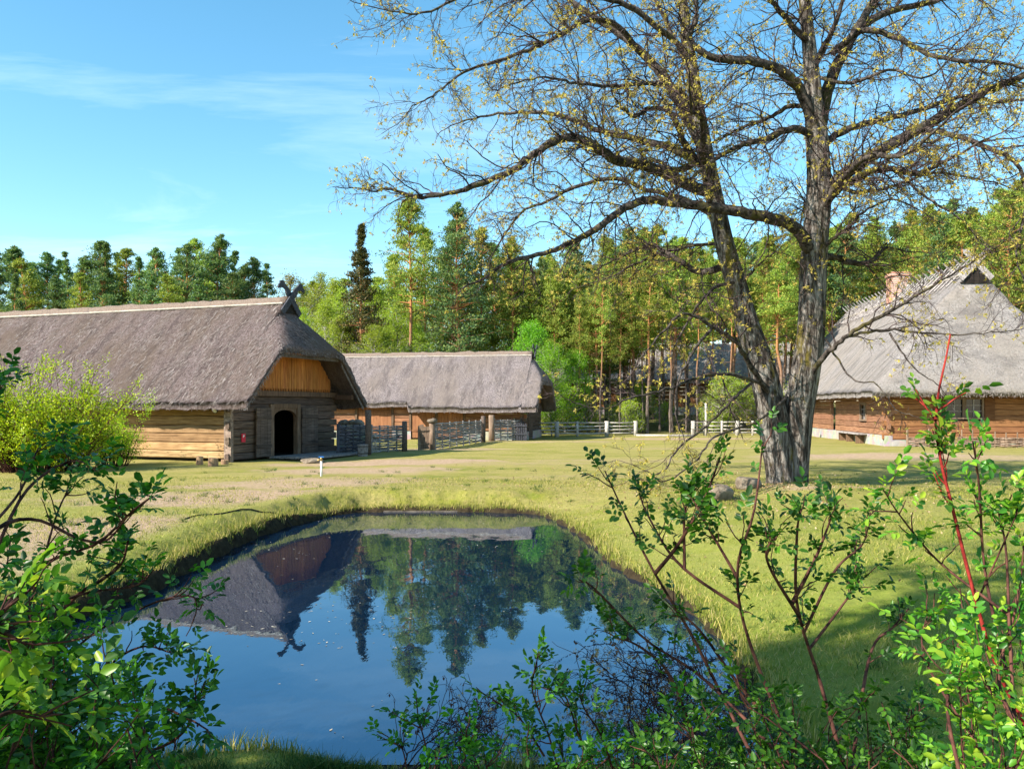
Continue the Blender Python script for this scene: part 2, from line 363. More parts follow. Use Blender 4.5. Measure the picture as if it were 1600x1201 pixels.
def height(x, y, d=None):
    if d is None: d = sdf(x, y)
    base = 2.6*sm((y-62)/45)+.03*wob(x, y, .35, 1)+.012*wob(x, y, 1.7, 2)
    base = base+.65*sm((4.9-y)/4.2)-.26*sm((7-y)/1.2)
    base = base-.10*sm((x-1)/3)*sm((15-y)/5)*(1-sm((d-.5)/3.5))
    base = base+.20*np.exp(-(((x-6.9)/1.9)**2+((y-19.6)/1.6)**2))+.03*np.exp(-((x-8.5)**2+(y-18)**2)/.6)
    rim = np.where(y < 6.6, -.41, -.20-.15*np.maximum(sm((x+1.5)/2), sm((y-17)/2))); w = .22+.10*wob(x, y, 3.1)
    dd = d+.07*wob(x, y, 4.3, 3)+.035*wob(x, y, 11, 5)
    low = -1.0+(rim+1.0)*sm((dd+.28)/.36)
    return np.where(dd < .08, low, rim+(base-rim)*sm((dd-.08)/(.5+2.2*sm((x+.5)/3))))
def axis(*segs):
    return np.unique(np.round(np.concatenate([np.arange(a, b, s) for a, b, s in segs]), 4))
xs = axis((-700, -60, 40), (-60, -10, .6), (-10, -6.5, .25), (-6.5, 6.6, .085), (6.6, 12, .2), (12, 60, .6), (60, 701, 40))
ys = axis((-60, 0, 4), (0, 4.6, .3), (4.6, 21, .09), (21, 45, .3), (45, 120, 1.2), (120, 900, 45))
X, Y = np.meshgrid(xs, ys); D_ = sdf(X, Y); Z = height(X, Y, D_)
Z[(Y > 130)] += .0
idx = np.arange(X.size).reshape(X.shape)
Fq = np.stack([idx[:-1, :-1], idx[:-1, 1:], idx[1:, 1:], idx[1:, :-1]], -1).reshape(-1, 4)
dirt = np.zeros(X.shape)
def blob(px, py, rx, ry, rot=0.0, amt=1.0):
    global dirt
    cx, cy, _ = gp(px, py); c, s = math.cos(rot), math.sin(rot); u = (X-cx)*c+(Y-cy)*s; v = -(X-cx)*s+(Y-cy)*c
    r = np.sqrt((u/rx)**2+(v/ry)**2)+.18*wob(X, Y, 1.3, px)+.10*wob(X, Y, 3.7, px); dirt = np.maximum(dirt, amt*sm((1.15-r)/.7))
for b in [(330,778,4.2,1.9,.2,1),(180,830,3.0,2.3,.9,.95),(120,880,2.4,2.2,1.1,.8),(480,755,3.6,2.3,.2,.8),(600,722,5.2,2.0,.2,.9),(560,735,4,2,.3,.8),(700,702,5,1.6,.1,.6),
          (860,690,6,1.5,0,.55),(1050,685,7,2.0,0,.75),(1390,712,6,3.0,.15,.85),(1330,715,5,2.0,0,.5),(1540,716,6,2.2,0,.6),(760,725,5,1.2,.1,.35),(1000,720,7,1.2,0,.35),(1100,700,6,1.4,0,.4),
          (1255,772,1.0,.9,0,.6),(1340,770,.8,.35,0,.9),(900,745,5,1.0,.1,.25)]: blob(*b)
mud = 1-sm((np.abs(D_-.0)-.06)/(.14-.05*sm(X/2))); mud[D_ < 0] = 1
wood_ = sm((Y-60.5)/4)
dirt = dirt*sm((D_-.35)/1.1)
cols = np.stack([dirt, mud, wood_], -1).reshape(-1, 3)
me = npmesh('ground', np.stack([X, Y, Z], -1).reshape(-1, 3), [Fq], cols)
g = G('lawn'); gc = g.coord(); at = g.attr(); sp = g.n('ShaderNodeSeparateColor'); g.l(at, sp.inputs[0])
n1 = g.noise(g.coord((.35, .8, 1)), .9, 5, .65); n2 = g.noise(gc, 9, 6, .75); n3 = g.noise(gc, 45, 4, .8); n4 = g.noise(gc, 2.3, 5, .7)
grass = g.ramp(n1, [(.30, (.15, .20, .02)), (.43, (.30, .285, .045)), (.56, (.46, .375, .13)), (.72, (.30, .30, .05))])
grass = g.mix(g.ramp(n4, [(.35, (0, 0, 0)), (.65, (.8, .8, .8))]), grass, (.42, .325, .14))
grass = g.mix(g.ramp(n2, [(.35, (.0, .0, .0)), (.7, (.5, .5, .5))]), grass, (.09, .12, .018))
grass = g.mix(g.ramp(n3, [(.35, (.55, .55, .55)), (.6, (0, 0, 0))]), grass, (.07, .085, .016))
dcol = g.ramp(n2, [(.3, (.23, .15, .10)), (.55, (.42, .295, .21)), (.75, (.53, .39, .285))])
dfac = g.n('ShaderNodeMath', operation='MULTIPLY_ADD'); g.l(n4, dfac.inputs[0]); dfac.inputs[1].default_value = 1.6; dfac.inputs[2].default_value = -.8
da = g.n('ShaderNodeMath', operation='ADD', use_clamp=True); g.l(dfac.outputs[0], da.inputs[0]); g.l(sp.outputs[0], da.inputs[1])
dm = g.n('ShaderNodeMath', operation='MULTIPLY', use_clamp=True); g.l(da.outputs[0], dm.inputs[0])
dr = g.n('ShaderNodeMapRange'); dr.inputs[1].default_value = .0; dr.inputs[2].default_value = .45; g.l(sp.outputs[0], dr.inputs[0]); g.l(dr.outputs[0], dm.inputs[1])
sxyz = g.n('ShaderNodeSeparateXYZ'); g.l(gc, sxyz.inputs[0]); yr = g.n('ShaderNodeMapRange'); yr.inputs[1].default_value = 21; yr.inputs[2].default_value = 9; yr.inputs[3].default_value = 0; yr.inputs[4].default_value = .62
g.l(sxyz.outputs[1], yr.inputs[0]); grass = g.mix(yr.outputs[0], grass, g.ramp(n2, [(.3, (.09, .15, .015)), (.5, (.19, .27, .03)), (.7, (.30, .33, .06))]))
col = g.mix(dm.outputs[0], grass, dcol)
col = g.mix(sp.outputs[1], col, g.ramp(n2, [(.35, (.018, .013, .008)), (.6, (.055, .04, .022)), (.75, (.10, .085, .03))]))
col = g.mix(sp.outputs[2], col, g.ramp(n4, [(.35, (.07, .075, .02)), (.6, (.15, .13, .05)), (.75, (.12, .16, .03))]))
hb = g.n('ShaderNodeMath', operation='ADD'); g.l(n2, hb.inputs[0]); g.l(n3, hb.inputs[1])
M['lawn'] = g.bsdf(col, .95, hb.outputs[0], .9, .035, .08)
tag(link('ground', me, M['lawn'], smooth=True), kind='structure')
# water
g = G('pond_water'); wc = g.coord((1, .5, 1)); w1 = g.noise(wc, 1.3, 2); w2 = g.noise(g.coord((1, .35, 1)), 9, 3)
ws = g.n('ShaderNodeMath', operation='MULTIPLY_ADD'); g.l(w2, ws.inputs[0]); ws.inputs[1].default_value = .10; g.l(w1, ws.inputs[2])
M['water'] = g.bsdf((.002, .010, .027), .0, ws.outputs[0], .12, .035, .5, extra={'IOR': 2.8, 'Specular Tint': (.42, .72, 1, 1)})
xx = np.linspace(-9, 8, 35); yy = np.linspace(5.0, 21.5, 34); WX, WY = np.meshgrid(xx, yy); i2 = np.arange(WX.size).reshape(WX.shape)
me = npmesh('water', np.stack([WX, WY, np.full(WX.shape, WZ)], -1).reshape(-1, 3), [np.stack([i2[:-1, :-1], i2[:-1, 1:], i2[1:, 1:], i2[1:, :-1]], -1).reshape(-1, 4)])
tag(link('pond_water', me, M['water']), kind='structure')
# floating specks
n = 900; fx = rng.uniform(-6, 5, n*4); fy = rng.uniform(6, 19.5, n*4)
cl = wob(fx, fy, .8, 4)+rng.normal(size=n*4)*.35 > .35
k_ = (sdf(fx, fy) < -.15) & cl; fx, fy = fx[k_][:n], fy[k_][:n]; n = len(fx)
ang = rng.uniform(0, 6.28, n); ln = rng.uniform(.006, .028, n); C0 = np.stack([fx, fy, np.full(n, WZ+.004)], -1)
dv = np.stack([np.cos(ang), np.sin(ang), ang*0], -1); sv = np.stack([-np.sin(ang), np.cos(ang), ang*0], -1)
V = np.stack([C0-dv*ln[:, None], C0+sv*ln[:, None]*.4, C0+dv*ln[:, None], C0-sv*ln[:, None]*.4], 1).reshape(-1, 3)
g = G('floating_specks'); M['speck'] = g.bsdf(g.ramp(g.n('ShaderNodeNewGeometry').outputs['Random Per Island'], [(0, (.08, .06, .04)), (.6, (.25, .22, .17)), (1, (.5, .46, .38))]), .8)
tag(link('floating_debris', npmesh('floating_debris', V, [np.arange(n*4).reshape(-1, 4)]), M['speck']), 'pale specks and dry scraps floating on the pond', 'debris', kind='stuff')
# grass blades: rim of the pond, lawn, tufts on the near bank
def blades(x, y, h, w, z=None, lean=.35):
    n = len(x); z = height(x, y)-.01 if z is None else z
    a = rng.uniform(0, 6.28, n); s = np.stack([np.cos(a), np.sin(a), a*0], -1)*w[:, None]
    ld = np.stack([rng.normal(size=n), rng.normal(size=n), np.zeros(n)], -1)*lean*h[:, None]; B = np.stack([x, y, z], -1); u = np.stack([a*0, a*0, h], -1)
    V = np.stack([B-s, B+s, B+s*.7+u*.55+ld*.35, B-s*.7+u*.55+ld*.35, B+u+ld], 1).reshape(-1, 3); b = (np.arange(n)*5)[:, None]
    return V, b+np.array([[0, 1, 2, 3]]), b+np.array([[3, 2, 4]])
vb = VB()
def addbl(*a, **k):
    V, q, t = blades(*a, **k); vb.V.append(V); vb.F[4].append(q+vb.n); vb.F[3].append(t+vb.n); vb.n += len(V)
# rim
seg = rng.integers(0, len(POND)-1, 60000); t = rng.uniform(0, 1, 60000)[:, None]; Lg = np.linalg.norm(POND[seg+1]-POND[seg], axis=1); keep = rng.uniform(0, 1, 60000) < Lg/Lg.max()
P2 = (POND[seg]*(1-t)+POND[seg+1]*t)[keep]; P2 = P2+rng.normal(size=P2.shape)*.16; d2 = sdf(P2[:, 0], P2[:, 1]); P2 = P2[(d2 > .015)]
h2 = rng.uniform(.04, .15, len(P2))*(1+.4*wob(P2[:, 0], P2[:, 1], 2.2)); addbl(P2[:, 0], P2[:, 1], h2, rng.uniform(.003, .007, len(P2)))
# lawn near the water
n = 150000; ly = 5.0+19*rng.uniform(0, 1, n)**1.5; lx = (rng.uniform(-.66, .66, n))*ly; dl = sdf(lx, ly); k_ = dl > .05; lx, ly = lx[k_], ly[k_]
addbl(lx, ly, rng.uniform(.012, .05, len(lx))*(1.25+.8*wob(lx, ly, 1.1, 2)), rng.uniform(.002, .005, len(lx))*(.6+ly/18), lean=.7)
g = G('grass_blades'); rr = g.n('ShaderNodeNewGeometry').outputs['Random Per Island']
gb = g.ramp(rr, [(0, (.10, .15, .015)), (.35, (.22, .25, .03)), (.7, (.40, .345, .08)), (1, (.52, .41, .18))]); M['blades'] = g.bsdf(gb, .7, spec=.2, trans=.35, tcol=gb)
tag(vb.build('grass', M['blades']), 'short yellow green grass of the lawn and pond rim', 'grass', kind='stuff')
vb = VB()
n = 14000; cx = rng.uniform(-2.6, 2.2, 90); cy = rng.uniform(5.0, 5.75, 90); ci = rng.integers(0, 90, n)
tx = cx[ci]+rng.normal(size=n)*.07; ty = cy[ci]+rng.normal(size=n)*.06; k_ = sdf(tx, ty) > .03; tx, ty = tx[k_], ty[k_]
addbl(tx, ty, rng.uniform(.035, .13, len(tx))*(1.0-.45*(tx > -.9)), rng.uniform(.002, .005, len(tx)), lean=.5)
g = G('tuft_blades'); rr = g.n('ShaderNodeNewGeometry').outputs['Random Per Island']
gb = g.ramp(rr, [(0, (.02, .065, .012)), (.6, (.05, .12, .018)), (1, (.16, .16, .04))]); M['tuft'] = g.bsdf(gb, .6, spec=.2, trans=.35, tcol=gb)
tag(vb.build('grass_tufts', M['tuft']), 'long dark green grass tufts along the near bank of the pond', 'grass', kind='stuff')
# timber edging of the pond
m = MB(); a = gp(520, 1197, WZ); b = gp(1235, 1197, WZ)
m.log(a[0], b[0], a[1]-.07, a[1]-.02, WZ-.12, WZ+.035, (.25, .22, .2))
tag(m.build('pond_edging', M['grey_wood']), 'long dark plank edging the near side of the pond', 'edging')
m = MB(); a = gp(560, 799, WZ); b = gp(780, 799, WZ); m.log(a[0], b[0], a[1]-.10, a[1]-.02, WZ-.12, WZ+.03, (.3, .27, .22))
tag(m.build('pond_edging', M['grey_wood']), 'weathered board edging the far side of the pond', 'edging')
n = 260; a_ = rng.uniform(0, 1, n); ty = 6+22*a_; tx = rng.uniform(-.55, .62, n)*ty; k_ = sdf(tx, ty) > .5; tx, ty = tx[k_], ty[k_]; nb = 30; vb = VB()
bxx = np.repeat(tx, nb)+rng.normal(size=len(tx)*nb)*.06; byy = np.repeat(ty, nb)+rng.normal(size=len(tx)*nb)*.06
addbl(bxx, byy, rng.uniform(.04, .12, len(bxx)), rng.uniform(.003, .006, len(bxx)), lean=.7); tag(vb.build('weed_tufts', M['tuft']), 'scattered darker tufts and weeds in the lawn around the pond', 'weeds', kind='stuff')
n = 2600; r_ = 7.5*np.abs(rng.normal(size=n))*.7; a_ = rng.uniform(0, 6.28, n); fx = 6.6+r_*np.cos(a_)-1.0; fy = 19.5+r_*np.sin(a_); k_ = (sdf(fx, fy) > .2)&(fy > 6); fx, fy = fx[k_], fy[k_]; n = len(fx)
C0 = np.stack([fx, fy, height(fx, fy)+.025], -1); V, Fc = cards(C0, rdir(n)*np.array([1, 1, .25]), rng.uniform(.03, .07, n), rng.uniform(.02, .04, n)); g = G('dead_leaves')
M['dead'] = g.bsdf(g.ramp(g.n('ShaderNodeNewGeometry').outputs['Random Per Island'], [(0, (.16, .09, .05)), (.6, (.30, .19, .10)), (1, (.42, .33, .22))]), .8)
tag(link('fallen_leaves', npmesh('fallen_leaves', V, [Fc]), M['dead']), 'dry brown leaves scattered on the lawn around the oak', 'leaves', kind='stuff')
# ------------------------------------------------------------ thatched buildings
def smin(a, b, k):
    h = np.clip(.5+.5*(b-a)/k, 0, 1); return b*(1-h)+a*h-k*h*(1-h)
def thatched_roof(root, mat, L, Wd, ov, zE, zR, gR, aR, zhR, gL=None, aL=None, zhL=None, gab=.75, th=.30, ovf=None, shards=9000, step=.16, capmat=None, sh_s=(0.0, .62)):
    k = (zR-zE)/(Wd/2+ov); khR = (zR-zhR)/(aR+gR)
    if gL is None: gL, aL, zhL = -.4, .4, None      # plain gable at the far end
    khL = (zR-zhL)/(aL+gL) if zhL is not None else None
    xb = -gR+gab                                # gablet front
    def H(a, s):
        z = smin(zE+k*(s+ov), zE+k*(Wd+ov-s), .22)
        hr = zR-khR*(a+gR); z = np.where(a > xb, smin(z, hr, .35), z)
        if khL is not None: hl = zR-khL*(-(a+L)+gL); z = np.where(a < -L-xb, smin(z, hl, .35), z)
        return z
    A = np.arange(-L-aL, aR+1e-6, step); A = np.unique(np.concatenate([A, [xb-.001, xb+.001, aR]])); A = A[(A <= aR)]
    A = np.unique(np.round(A, 4))
    nv = int((Wd+2*ov)/step)+1; v = np.linspace(0, 1, nv)
    AA, VV = np.meshgrid(A, v, indexing='ij')
    s0 = -ov+ (np.zeros_like(AA) if ovf is None else ovf(AA)); SS = s0+(Wd+ov-s0)*VV
    ZZ = H(AA, SS); nz_ = .035*wob(AA, SS, 2.1)+.02*wob(AA, SS, 5.3, 2)+rng.normal(size=AA.shape)*.012
    ZZ = ZZ+nz_
    edge = (AA > aR-.01)|(VV < .001)|(VV > .999); jag = rng.normal(size=AA.shape)*.02*edge
    top = np.stack([AA+jag, SS+jag, ZZ], -1); bot = np.stack([AA-.06*(AA > aR-.01), SS, ZZ-th*(1+.05*nz_)-.0], -1)
    na = len(A); i = np.arange(na*nv).reshape(na, nv); q = lambda a, b, c, d: np.stack([a, b, c, d], -1).reshape(-1, 4)
    o = na*nv; Fs = [q(i[:-1, :-1], i[1:, :-1], i[1:, 1:], i[:-1, 1:]), q(i[:-1, :-1], i[:-1, 1:], i[1:, 1:], i[1:, :-1])+o]
    for r, fl in ((i[-1], 0), (i[0], 1)):
        f = q(r[:-1], r[:-1]+o, r[1:]+o, r[1:]); Fs.append(f if not fl else f[:, ::-1])
    for r, fl in ((i[:, 0], 1), (i[:, -1], 0)):
        f = q(r[:-1], r[:-1]+o, r[1:]+o, r[1:]); Fs.append(f if not fl else f[:, ::-1])
    me = npmesh('roof', np.concatenate([top.reshape(-1, 3), bot.reshape(-1, 3)]), Fs)
    roof = link('roof', me, mat, root, smooth=True)
    # loose reed ends over the visible slopes and eaves
    n = shards; a = rng.uniform(-L-aL, aR, n); s = -ov+(Wd+2*ov)*(sh_s[0]+(sh_s[1]-sh_s[0])*rng.uniform(0, 1, n))
    if ovf is not None: s = np.maximum(s, -ov+ovf(a))
    e = .05; z = H(a, s); gx = (H(a+e, s)-H(a-e, s))/(2*e); gy = (H(a, s+e)-H(a, s-e))/(2*e)
    dn = -np.stack([gx, gy, gx*gx+gy*gy], -1); dn = nrm(dn+rng.normal(size=(n, 3))*.18); N = nrm(np.stack([-gx, -gy, np.ones(n)], -1))
    B = np.stack([a, s, z+.0], -1); ln = rng.uniform(.10, .30, n)[:, None]; w = rng.uniform(.006, .016, n)[:, None]; S = np.cross(dn, N)
    V = np.stack([B-S*w, B+S*w, B+dn*ln+N*rng.uniform(.02, .07, n)[:, None]], 1).reshape(-1, 3)
    vs = VB(); vs.add(V, np.arange(n*3).reshape(-1, 3))
    for (ea, es, dx) in ((rng.uniform(-L-aL, aR, 2600), None, (0, -.35)), (np.full(1500, aR), -ov+(Wd+2*ov)*rng.uniform(0, 1, 1500), (.35, 0))):
        m_ = len(ea); es_ = (-ov+(ovf(ea) if ovf is not None else 0)+rng.uniform(0, .05, m_)) if es is None else es
        z = H(ea, es_)-rng.uniform(.02, th, m_); B = np.stack([ea+(0 if es is None else 1)*rng.normal(size=m_)*.02, es_, z], -1)
        d = nrm(np.array([dx[0], dx[1], -1.])+rng.normal(size=(m_, 3))*.3); S = nrm(np.cross(d, rdir(m_)))*.009; ln = rng.uniform(.05, .15, m_)[:, None]
        vs.add(np.stack([B-S, B+S, B+d*ln], 1).reshape(-1, 3), np.arange(m_*3).reshape(-1, 3))
    vs.build('reed_ends', M['straw'], roof)
    # ridge cap and its poles
    x0 = -L+(gL if khL is not None else -aL)-.0; x1 = xb-.02; K = int((x1-x0)/.35)+2; P = []
    X_ = np.linspace(x0, x1, K); sec = [(-.30, -.24), (-.20, -.06), (-.08, .07), (.08, .07), (.20, -.06), (.30, -.24)]
    V = np.array([[(x, Wd/2+c*(1+rng.normal()*.03), zR+z-.06+rng.normal()*.02) for c, z in sec] for x in X_]); ii = np.arange(K*6).reshape(K, 6)
    Fq = np.stack([ii[:-1, :-1], ii[1:, :-1], ii[1:, 1:], ii[:-1, 1:]], -1).reshape(-1, 4)
    cap = link('ridge_cap', npmesh('ridge_cap', V.reshape(-1, 3), [Fq, np.array([ii[0]]), np.array([ii[-1][::-1]])]), capmat or M['ridge'], root, True)
    return H, k, xb, roof, (x0, x1)
def logwall_x(m, x0, x1, y, z0, z1, th=.16, hh=.28, holes=(), tint=None, ends=.18):
    z = z0; i = 0
    while z < z1-.05:
        h = min(random.uniform(hh*.85, hh*1.15), z1-z); c = tint(z) if tint else random.uniform(.75, 1.1)
        c = c if isinstance(c, tuple) else (c, c*random.uniform(.94, 1.0), c*random.uniform(.88, 1.0))
        parts = [(x0-(ends if i % 2 else 0), x1+(ends if i % 2 else 0))]
        for (a, b, za, zb) in holes:
            if z+h/2 > za and z+h/2 < zb:
                parts = [p for (p0, p1) in parts for p in ((p0, min(a, p1)), (max(b, p0), p1)) if p[1]-p[0] > .05]
        dy = random.uniform(-.012, .012)
        for p0, p1 in parts: m.log(p0, p1, y+dy, y+th+dy, z+.006, z+h-.006, c, .028, 'x')
        z += h; i += 1
def logwall_y(m, y0, y1, x, z0, z1, th=.16, hh=.28, holes=(), tint=None, ends=.18, clip=None):
    z = z0; i = 1
    while z < z1-.05:
        h = min(random.uniform(hh*.85, hh*1.15), z1-z); c = tint(z) if tint else random.uniform(.75, 1.1)
        c = c if isinstance(c, tuple) else (c, c*random.uniform(.94, 1.0), c*random.uniform(.88, 1.0))
        e = (ends if i % 2 else 0); parts = [(y0-e, y1+e)]
        if clip: cl = clip(z+h); parts = [(max(y0-e, cl[0]), min(y1+e, cl[1]))]
        for (a, b, za, zb) in holes:
            if z+h/2 > za and z+h/2 < zb:
                parts = [p for (p0, p1) in parts for p in ((p0, min(a, p1)), (max(b, p0), p1)) if p[1]-p[0] > .05]
        dx = random.uniform(-.012, .012)
        for p0, p1 in parts: m.log(x-th+dx, x+dx, p0, p1, z+.006, z+h-.006, c, .028, 'y')
        z += h; i += 1
HORSE = [(0, -.11), (1.25, -.12), (1.48, -.13), (1.66, -.06), (1.80, -.10), (1.93, -.20), (2.02, -.34), (2.12, -.36), (2.17, -.24), (2.14, -.14), (2.22, -.10), (2.17, -.02), (2.10, .06), (1.98, .08), (1.86, .07), (1.72, .10), (1.55, .13), (1.30, .12), (0, .12)]
def horse_boards(root, x, yc, za, k, mat, sc=1.0, name='finial_board', th=.07):
    for sgn in (1, -1):
        m = MB(); n = math.hypot(1, k); u = (0, sgn/n, k/n); w = (0, -k/n*1.0*sgn, 1/n)
        L0 = 1.15*sc
        o = (x+.05*sgn, yc-u[1]*L0, za-u[2]*L0)
        m.extrude([(p*sc, q*sc*1.3) for p, q in HORSE], o, u, w, th*sc); m.build(name, mat, root)
# ---- main barn (left)
BA = math.atan2(-.34, .94)
barn = tag(empty('thatched_barn', (-10.3, 30.6, 0), BA), 'largest thatched log barn, left of the pond, with crossed horse-head boards and arched doorway', 'barn')
L, Wd = 17.0, 6.95
H, k, xb, roof, (rx0, rx1) = thatched_roof(barn, M['thatch'], L, Wd, .75, 2.2, 6.5, .55, 1.25, 4.34, shards=15000, gab=.55, th=.25)
tints = [(1.15, 1.2, 1.15), (1.2, 1.15, 1.05), (.75, .68, .62), (.85, .8, .75), (.95, .85, .7), (.9, .8, .6), (.8, .7, .5), (.9, .85, .6)]
ti = iter(tints*9)
m = MB(); logwall_x(m, -L, -.29, 0, .12, 2.5, hh=.31, tint=lambda z: next(ti), ends=0); m.build('wall', M['log_warm'], barn)
m = MB()
hole = [(2.32, 4.1, 0, 2.08)]
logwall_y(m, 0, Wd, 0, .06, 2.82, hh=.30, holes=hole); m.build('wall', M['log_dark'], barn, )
m = MB(); logwall_x(m, -L, -.17, Wd-.16, .1, 2.5, hh=.31, ends=0); m.build('wall', M['log_dark'], barn)
m = MB(); m.box(-.28, .03, -.10, .04, .0, 2.5, (1.1, .9, .75)); m.build('corner_post', M['grey_wood'], barn)
# board gable under the hip
m = MB(); y = .62
while y < Wd-.6:
    w = random.uniform(.15, .2); yc = y+w/2; zt = min(H(np.array([.1]), np.array([yc]))[0]-.24, 4.7); c = random.uniform(.82, 1.1)
    m.box(.03, .065+random.uniform(0, .012), y+.006, y+w-.006, 2.78, zt, (c, c*random.uniform(.9, 1), c*random.uniform(.8, 1)))
    m.extrude([(-.5*w+.02, 0), (.5*w-.02, 0), (.25*w, -.12), (-.25*w, -.12)], (.05, yc, 2.78), (0, 1, 0), (0, 0, 1), .035, (.8, .7, .6)); y += w
m.build('gable_boards', M['board_v'], barn)
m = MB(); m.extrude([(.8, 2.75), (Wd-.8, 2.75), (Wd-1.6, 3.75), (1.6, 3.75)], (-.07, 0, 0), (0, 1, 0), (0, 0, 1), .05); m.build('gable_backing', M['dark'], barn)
m = MB(); m.box(.02, .14, -.1, Wd+.1, 2.46, 2.66, (.7, .6, .55)); m.box(.0, .95, -.05, .14, 2.36, 2.56, (.6, .5, .45)); m.box(.0, .95, Wd-.14, Wd+.05, 2.36, 2.56, (.6, .5, .45)); m.build('tie_beam', M['frame_wood'], barn)
# barge boards under the thatch edge
for s0, s1 in ((-.68, 1.15), (Wd+.68, Wd-1.15)):
    m = MB(); z0 = 2.2+k*(.75-.68)-.36; z1 = z0+k*1.83
    m.add([(aa, ss, zz+dz) for aa in (1.04, 1.10) for (ss, zz) in ((s0, z0), (s1, z1)) for dz in (0, .22)], [(0, 1, 3, 2), (4, 6, 7, 5), (0, 4, 5, 1), (2, 3, 7, 6), (1, 5, 7, 3), (0, 2, 6, 4)], (.9, .9, 1)); m.build('barge_board', M['grey_wood'], barn)
m = MB(); m.box(1.0, 1.07, 1.35, Wd-1.35, 3.95, 4.08, (.5, .45, .4)); m.build('hip_board', M['grey_wood'], barn)
# door frame with arched top, leaves, floor
m = MB(); m.box(-.1, .10, 2.20, 2.42, 0, 2.14, (1, .95, .9)); m.box(-.1, .10, 4.0, 4.22, 0, 2.14, (.85, .8, .75)); m.box(-.1, .09, 2.42, 4.0, 1.98, 2.16, (.8, .7, .6)); m.build('door_frame', M['frame_wood'], barn)
m = MB(); N_ = 10
arc = [(2.42, 1.97)]+[(3.21-.76*math.cos(math.pi*i/N_), 1.62+.30*math.sin(math.pi*i/N_)) for i in range(N_+1)]+[(4.0, 1.97)]
for i in range(len(arc)-1):
    (a0, z0), (a1, z1) = arc[i], arc[i+1]
    if abs(a1-a0) < 1e-3: continue
    m.add([(-.08, a0, z0), (.06, a0, z0), (.06, a1, z1), (-.08, a1, z1), (-.08, a0, 1.975), (.06, a0, 1.975), (.06, a1, 1.975), (-.08, a1, 1.975)], [(0, 1, 2, 3), (7, 6, 5, 4), (1, 5, 6, 2), (0, 3, 7, 4), (0, 4, 5, 1), (2, 6, 7, 3)], (.9, .8, .7))
m.build('door_arch', M['frame_wood'], barn)
for (ya, yb, nm) in ((1.25, 2.16, 'weathered brown plank door leaf folded back left of the doorway'), (4.26, 5.42, 'weathered brown plank door leaf folded back right of the doorway')):
    m = MB(); y = ya
    while y < yb-.02: m.box(.10, .15+random.uniform(0, .01), y+.004, min(y+.22, yb)-.004, .12, 2.0, (random.uniform(.8, 1.3),)*3); y += .22
    m.box(.15, .18, ya, yb, .45, .60, (.8, .8, .8)); m.box(.15, .18, ya, yb, 1.55, 1.70, (.8, .8, .8)); tag(m.build('door', M['log_dark'], barn), nm)
m = MB(); m.box(-6, -.18, Wd-.24, Wd-.19, .08, 2.4); m.box(-6, -.3, .19, .24, .08, 2.4); m.box(-6, -.16, .2, Wd-.2, .02, .08); m.box(-6.1, -6, .16, Wd-.16, 0, 2.5); m.build('floor_and_backing', M['dark'], barn)  # floor, plus dark backing panels added to stop light between the logs
# gablet, its boards
gz = 6.5-(6.5-4.34)/1.8*(xb+.55)
m = MB(); hw = (6.5-.14-gz)/k*1.0; m.add([(xb+.02, Wd/2-hw, gz), (xb+.02, Wd/2+hw, gz), (xb+.02, Wd/2, 6.42), (xb+.06, Wd/2-hw, gz), (xb+.06, Wd/2+hw, gz), (xb+.06, Wd/2, 6.42)], [(0, 2, 1), (3, 4, 5), (0, 1, 4, 3), (1, 2, 5, 4), (2, 0, 3, 5)]); m.build('gablet', M['dark'], barn)
horse_boards(barn, xb+.16, Wd/2, 6.50, k*1.0, M['blue_wood'], .84)
m = MB(); m.tube([(rx0, Wd/2-.33, 6.22), ((rx0+rx1)/2, Wd/2-.34, 6.21), (rx1, Wd/2-.33, 6.22)], .04, 6); m.build('ridge_pole', M['pole'], barn)
# lamp, notice on the barn
m = MB(); m.box(-.62, -.50, -.16, -.02, 2.02, 2.06); m.tube([(-.56, -.12, 2.0), (-.56, -.22, 1.93), (-.56, -.26, 1.90)], [.06, .11, .12], 10); t_ = tag(empty('wall_lamp', (-10.3, 30.6, 0), BA), 'small round black lamp under the eave of the big barn', 'lamp'); m.build('lamp_housing', M['dark'], t_)
m = MB(); m.tube([(-.56, -.262, 1.9), (-.56, -.27, 1.895)], [.09, .09], 10); m.build('lens', M['white'], t_)
t_ = tag(empty('notice', (-10.3, 30.6, 0), BA), 'small red notice with a white pictogram on the dark gable wall', 'sign')
m = MB(); m.box(.03, .045, .50, .72, .72, 1.04); m.build('panel', M['sign'], t_)
m = MB(); m.extrude([(.0, 0), (.03, .08), (.07, .10), (.10, .06), (.08, .02), (.05, .03), (.03, -.01)], (.049, .56, .90), (0, 1, 0), (0, 0, 1), .004); m.build('pictogram', M['white'], t_)
# boards in front of the door
t_ = tag(empty('plank_deck', (-10.3, 30.6, 0), BA), 'low grey deck of boards in front of the arched barn door', 'deck')
m = MB(); x = .3
for i in range(9): m.box(x, x+.21, 1.9+random.uniform(-.08, .08), 6.3+random.uniform(-.1, .1), .05, .12, (random.uniform(.85, 1.1),)*3, .01); x += .225
m.build('boards', M['grey_wood'], t_)
for y in (2.1, 5.8): m = MB(); m.box(.35, 2.2, y, y+.15, 0, .05); m.build('bearer', M['log_dark'], t_)
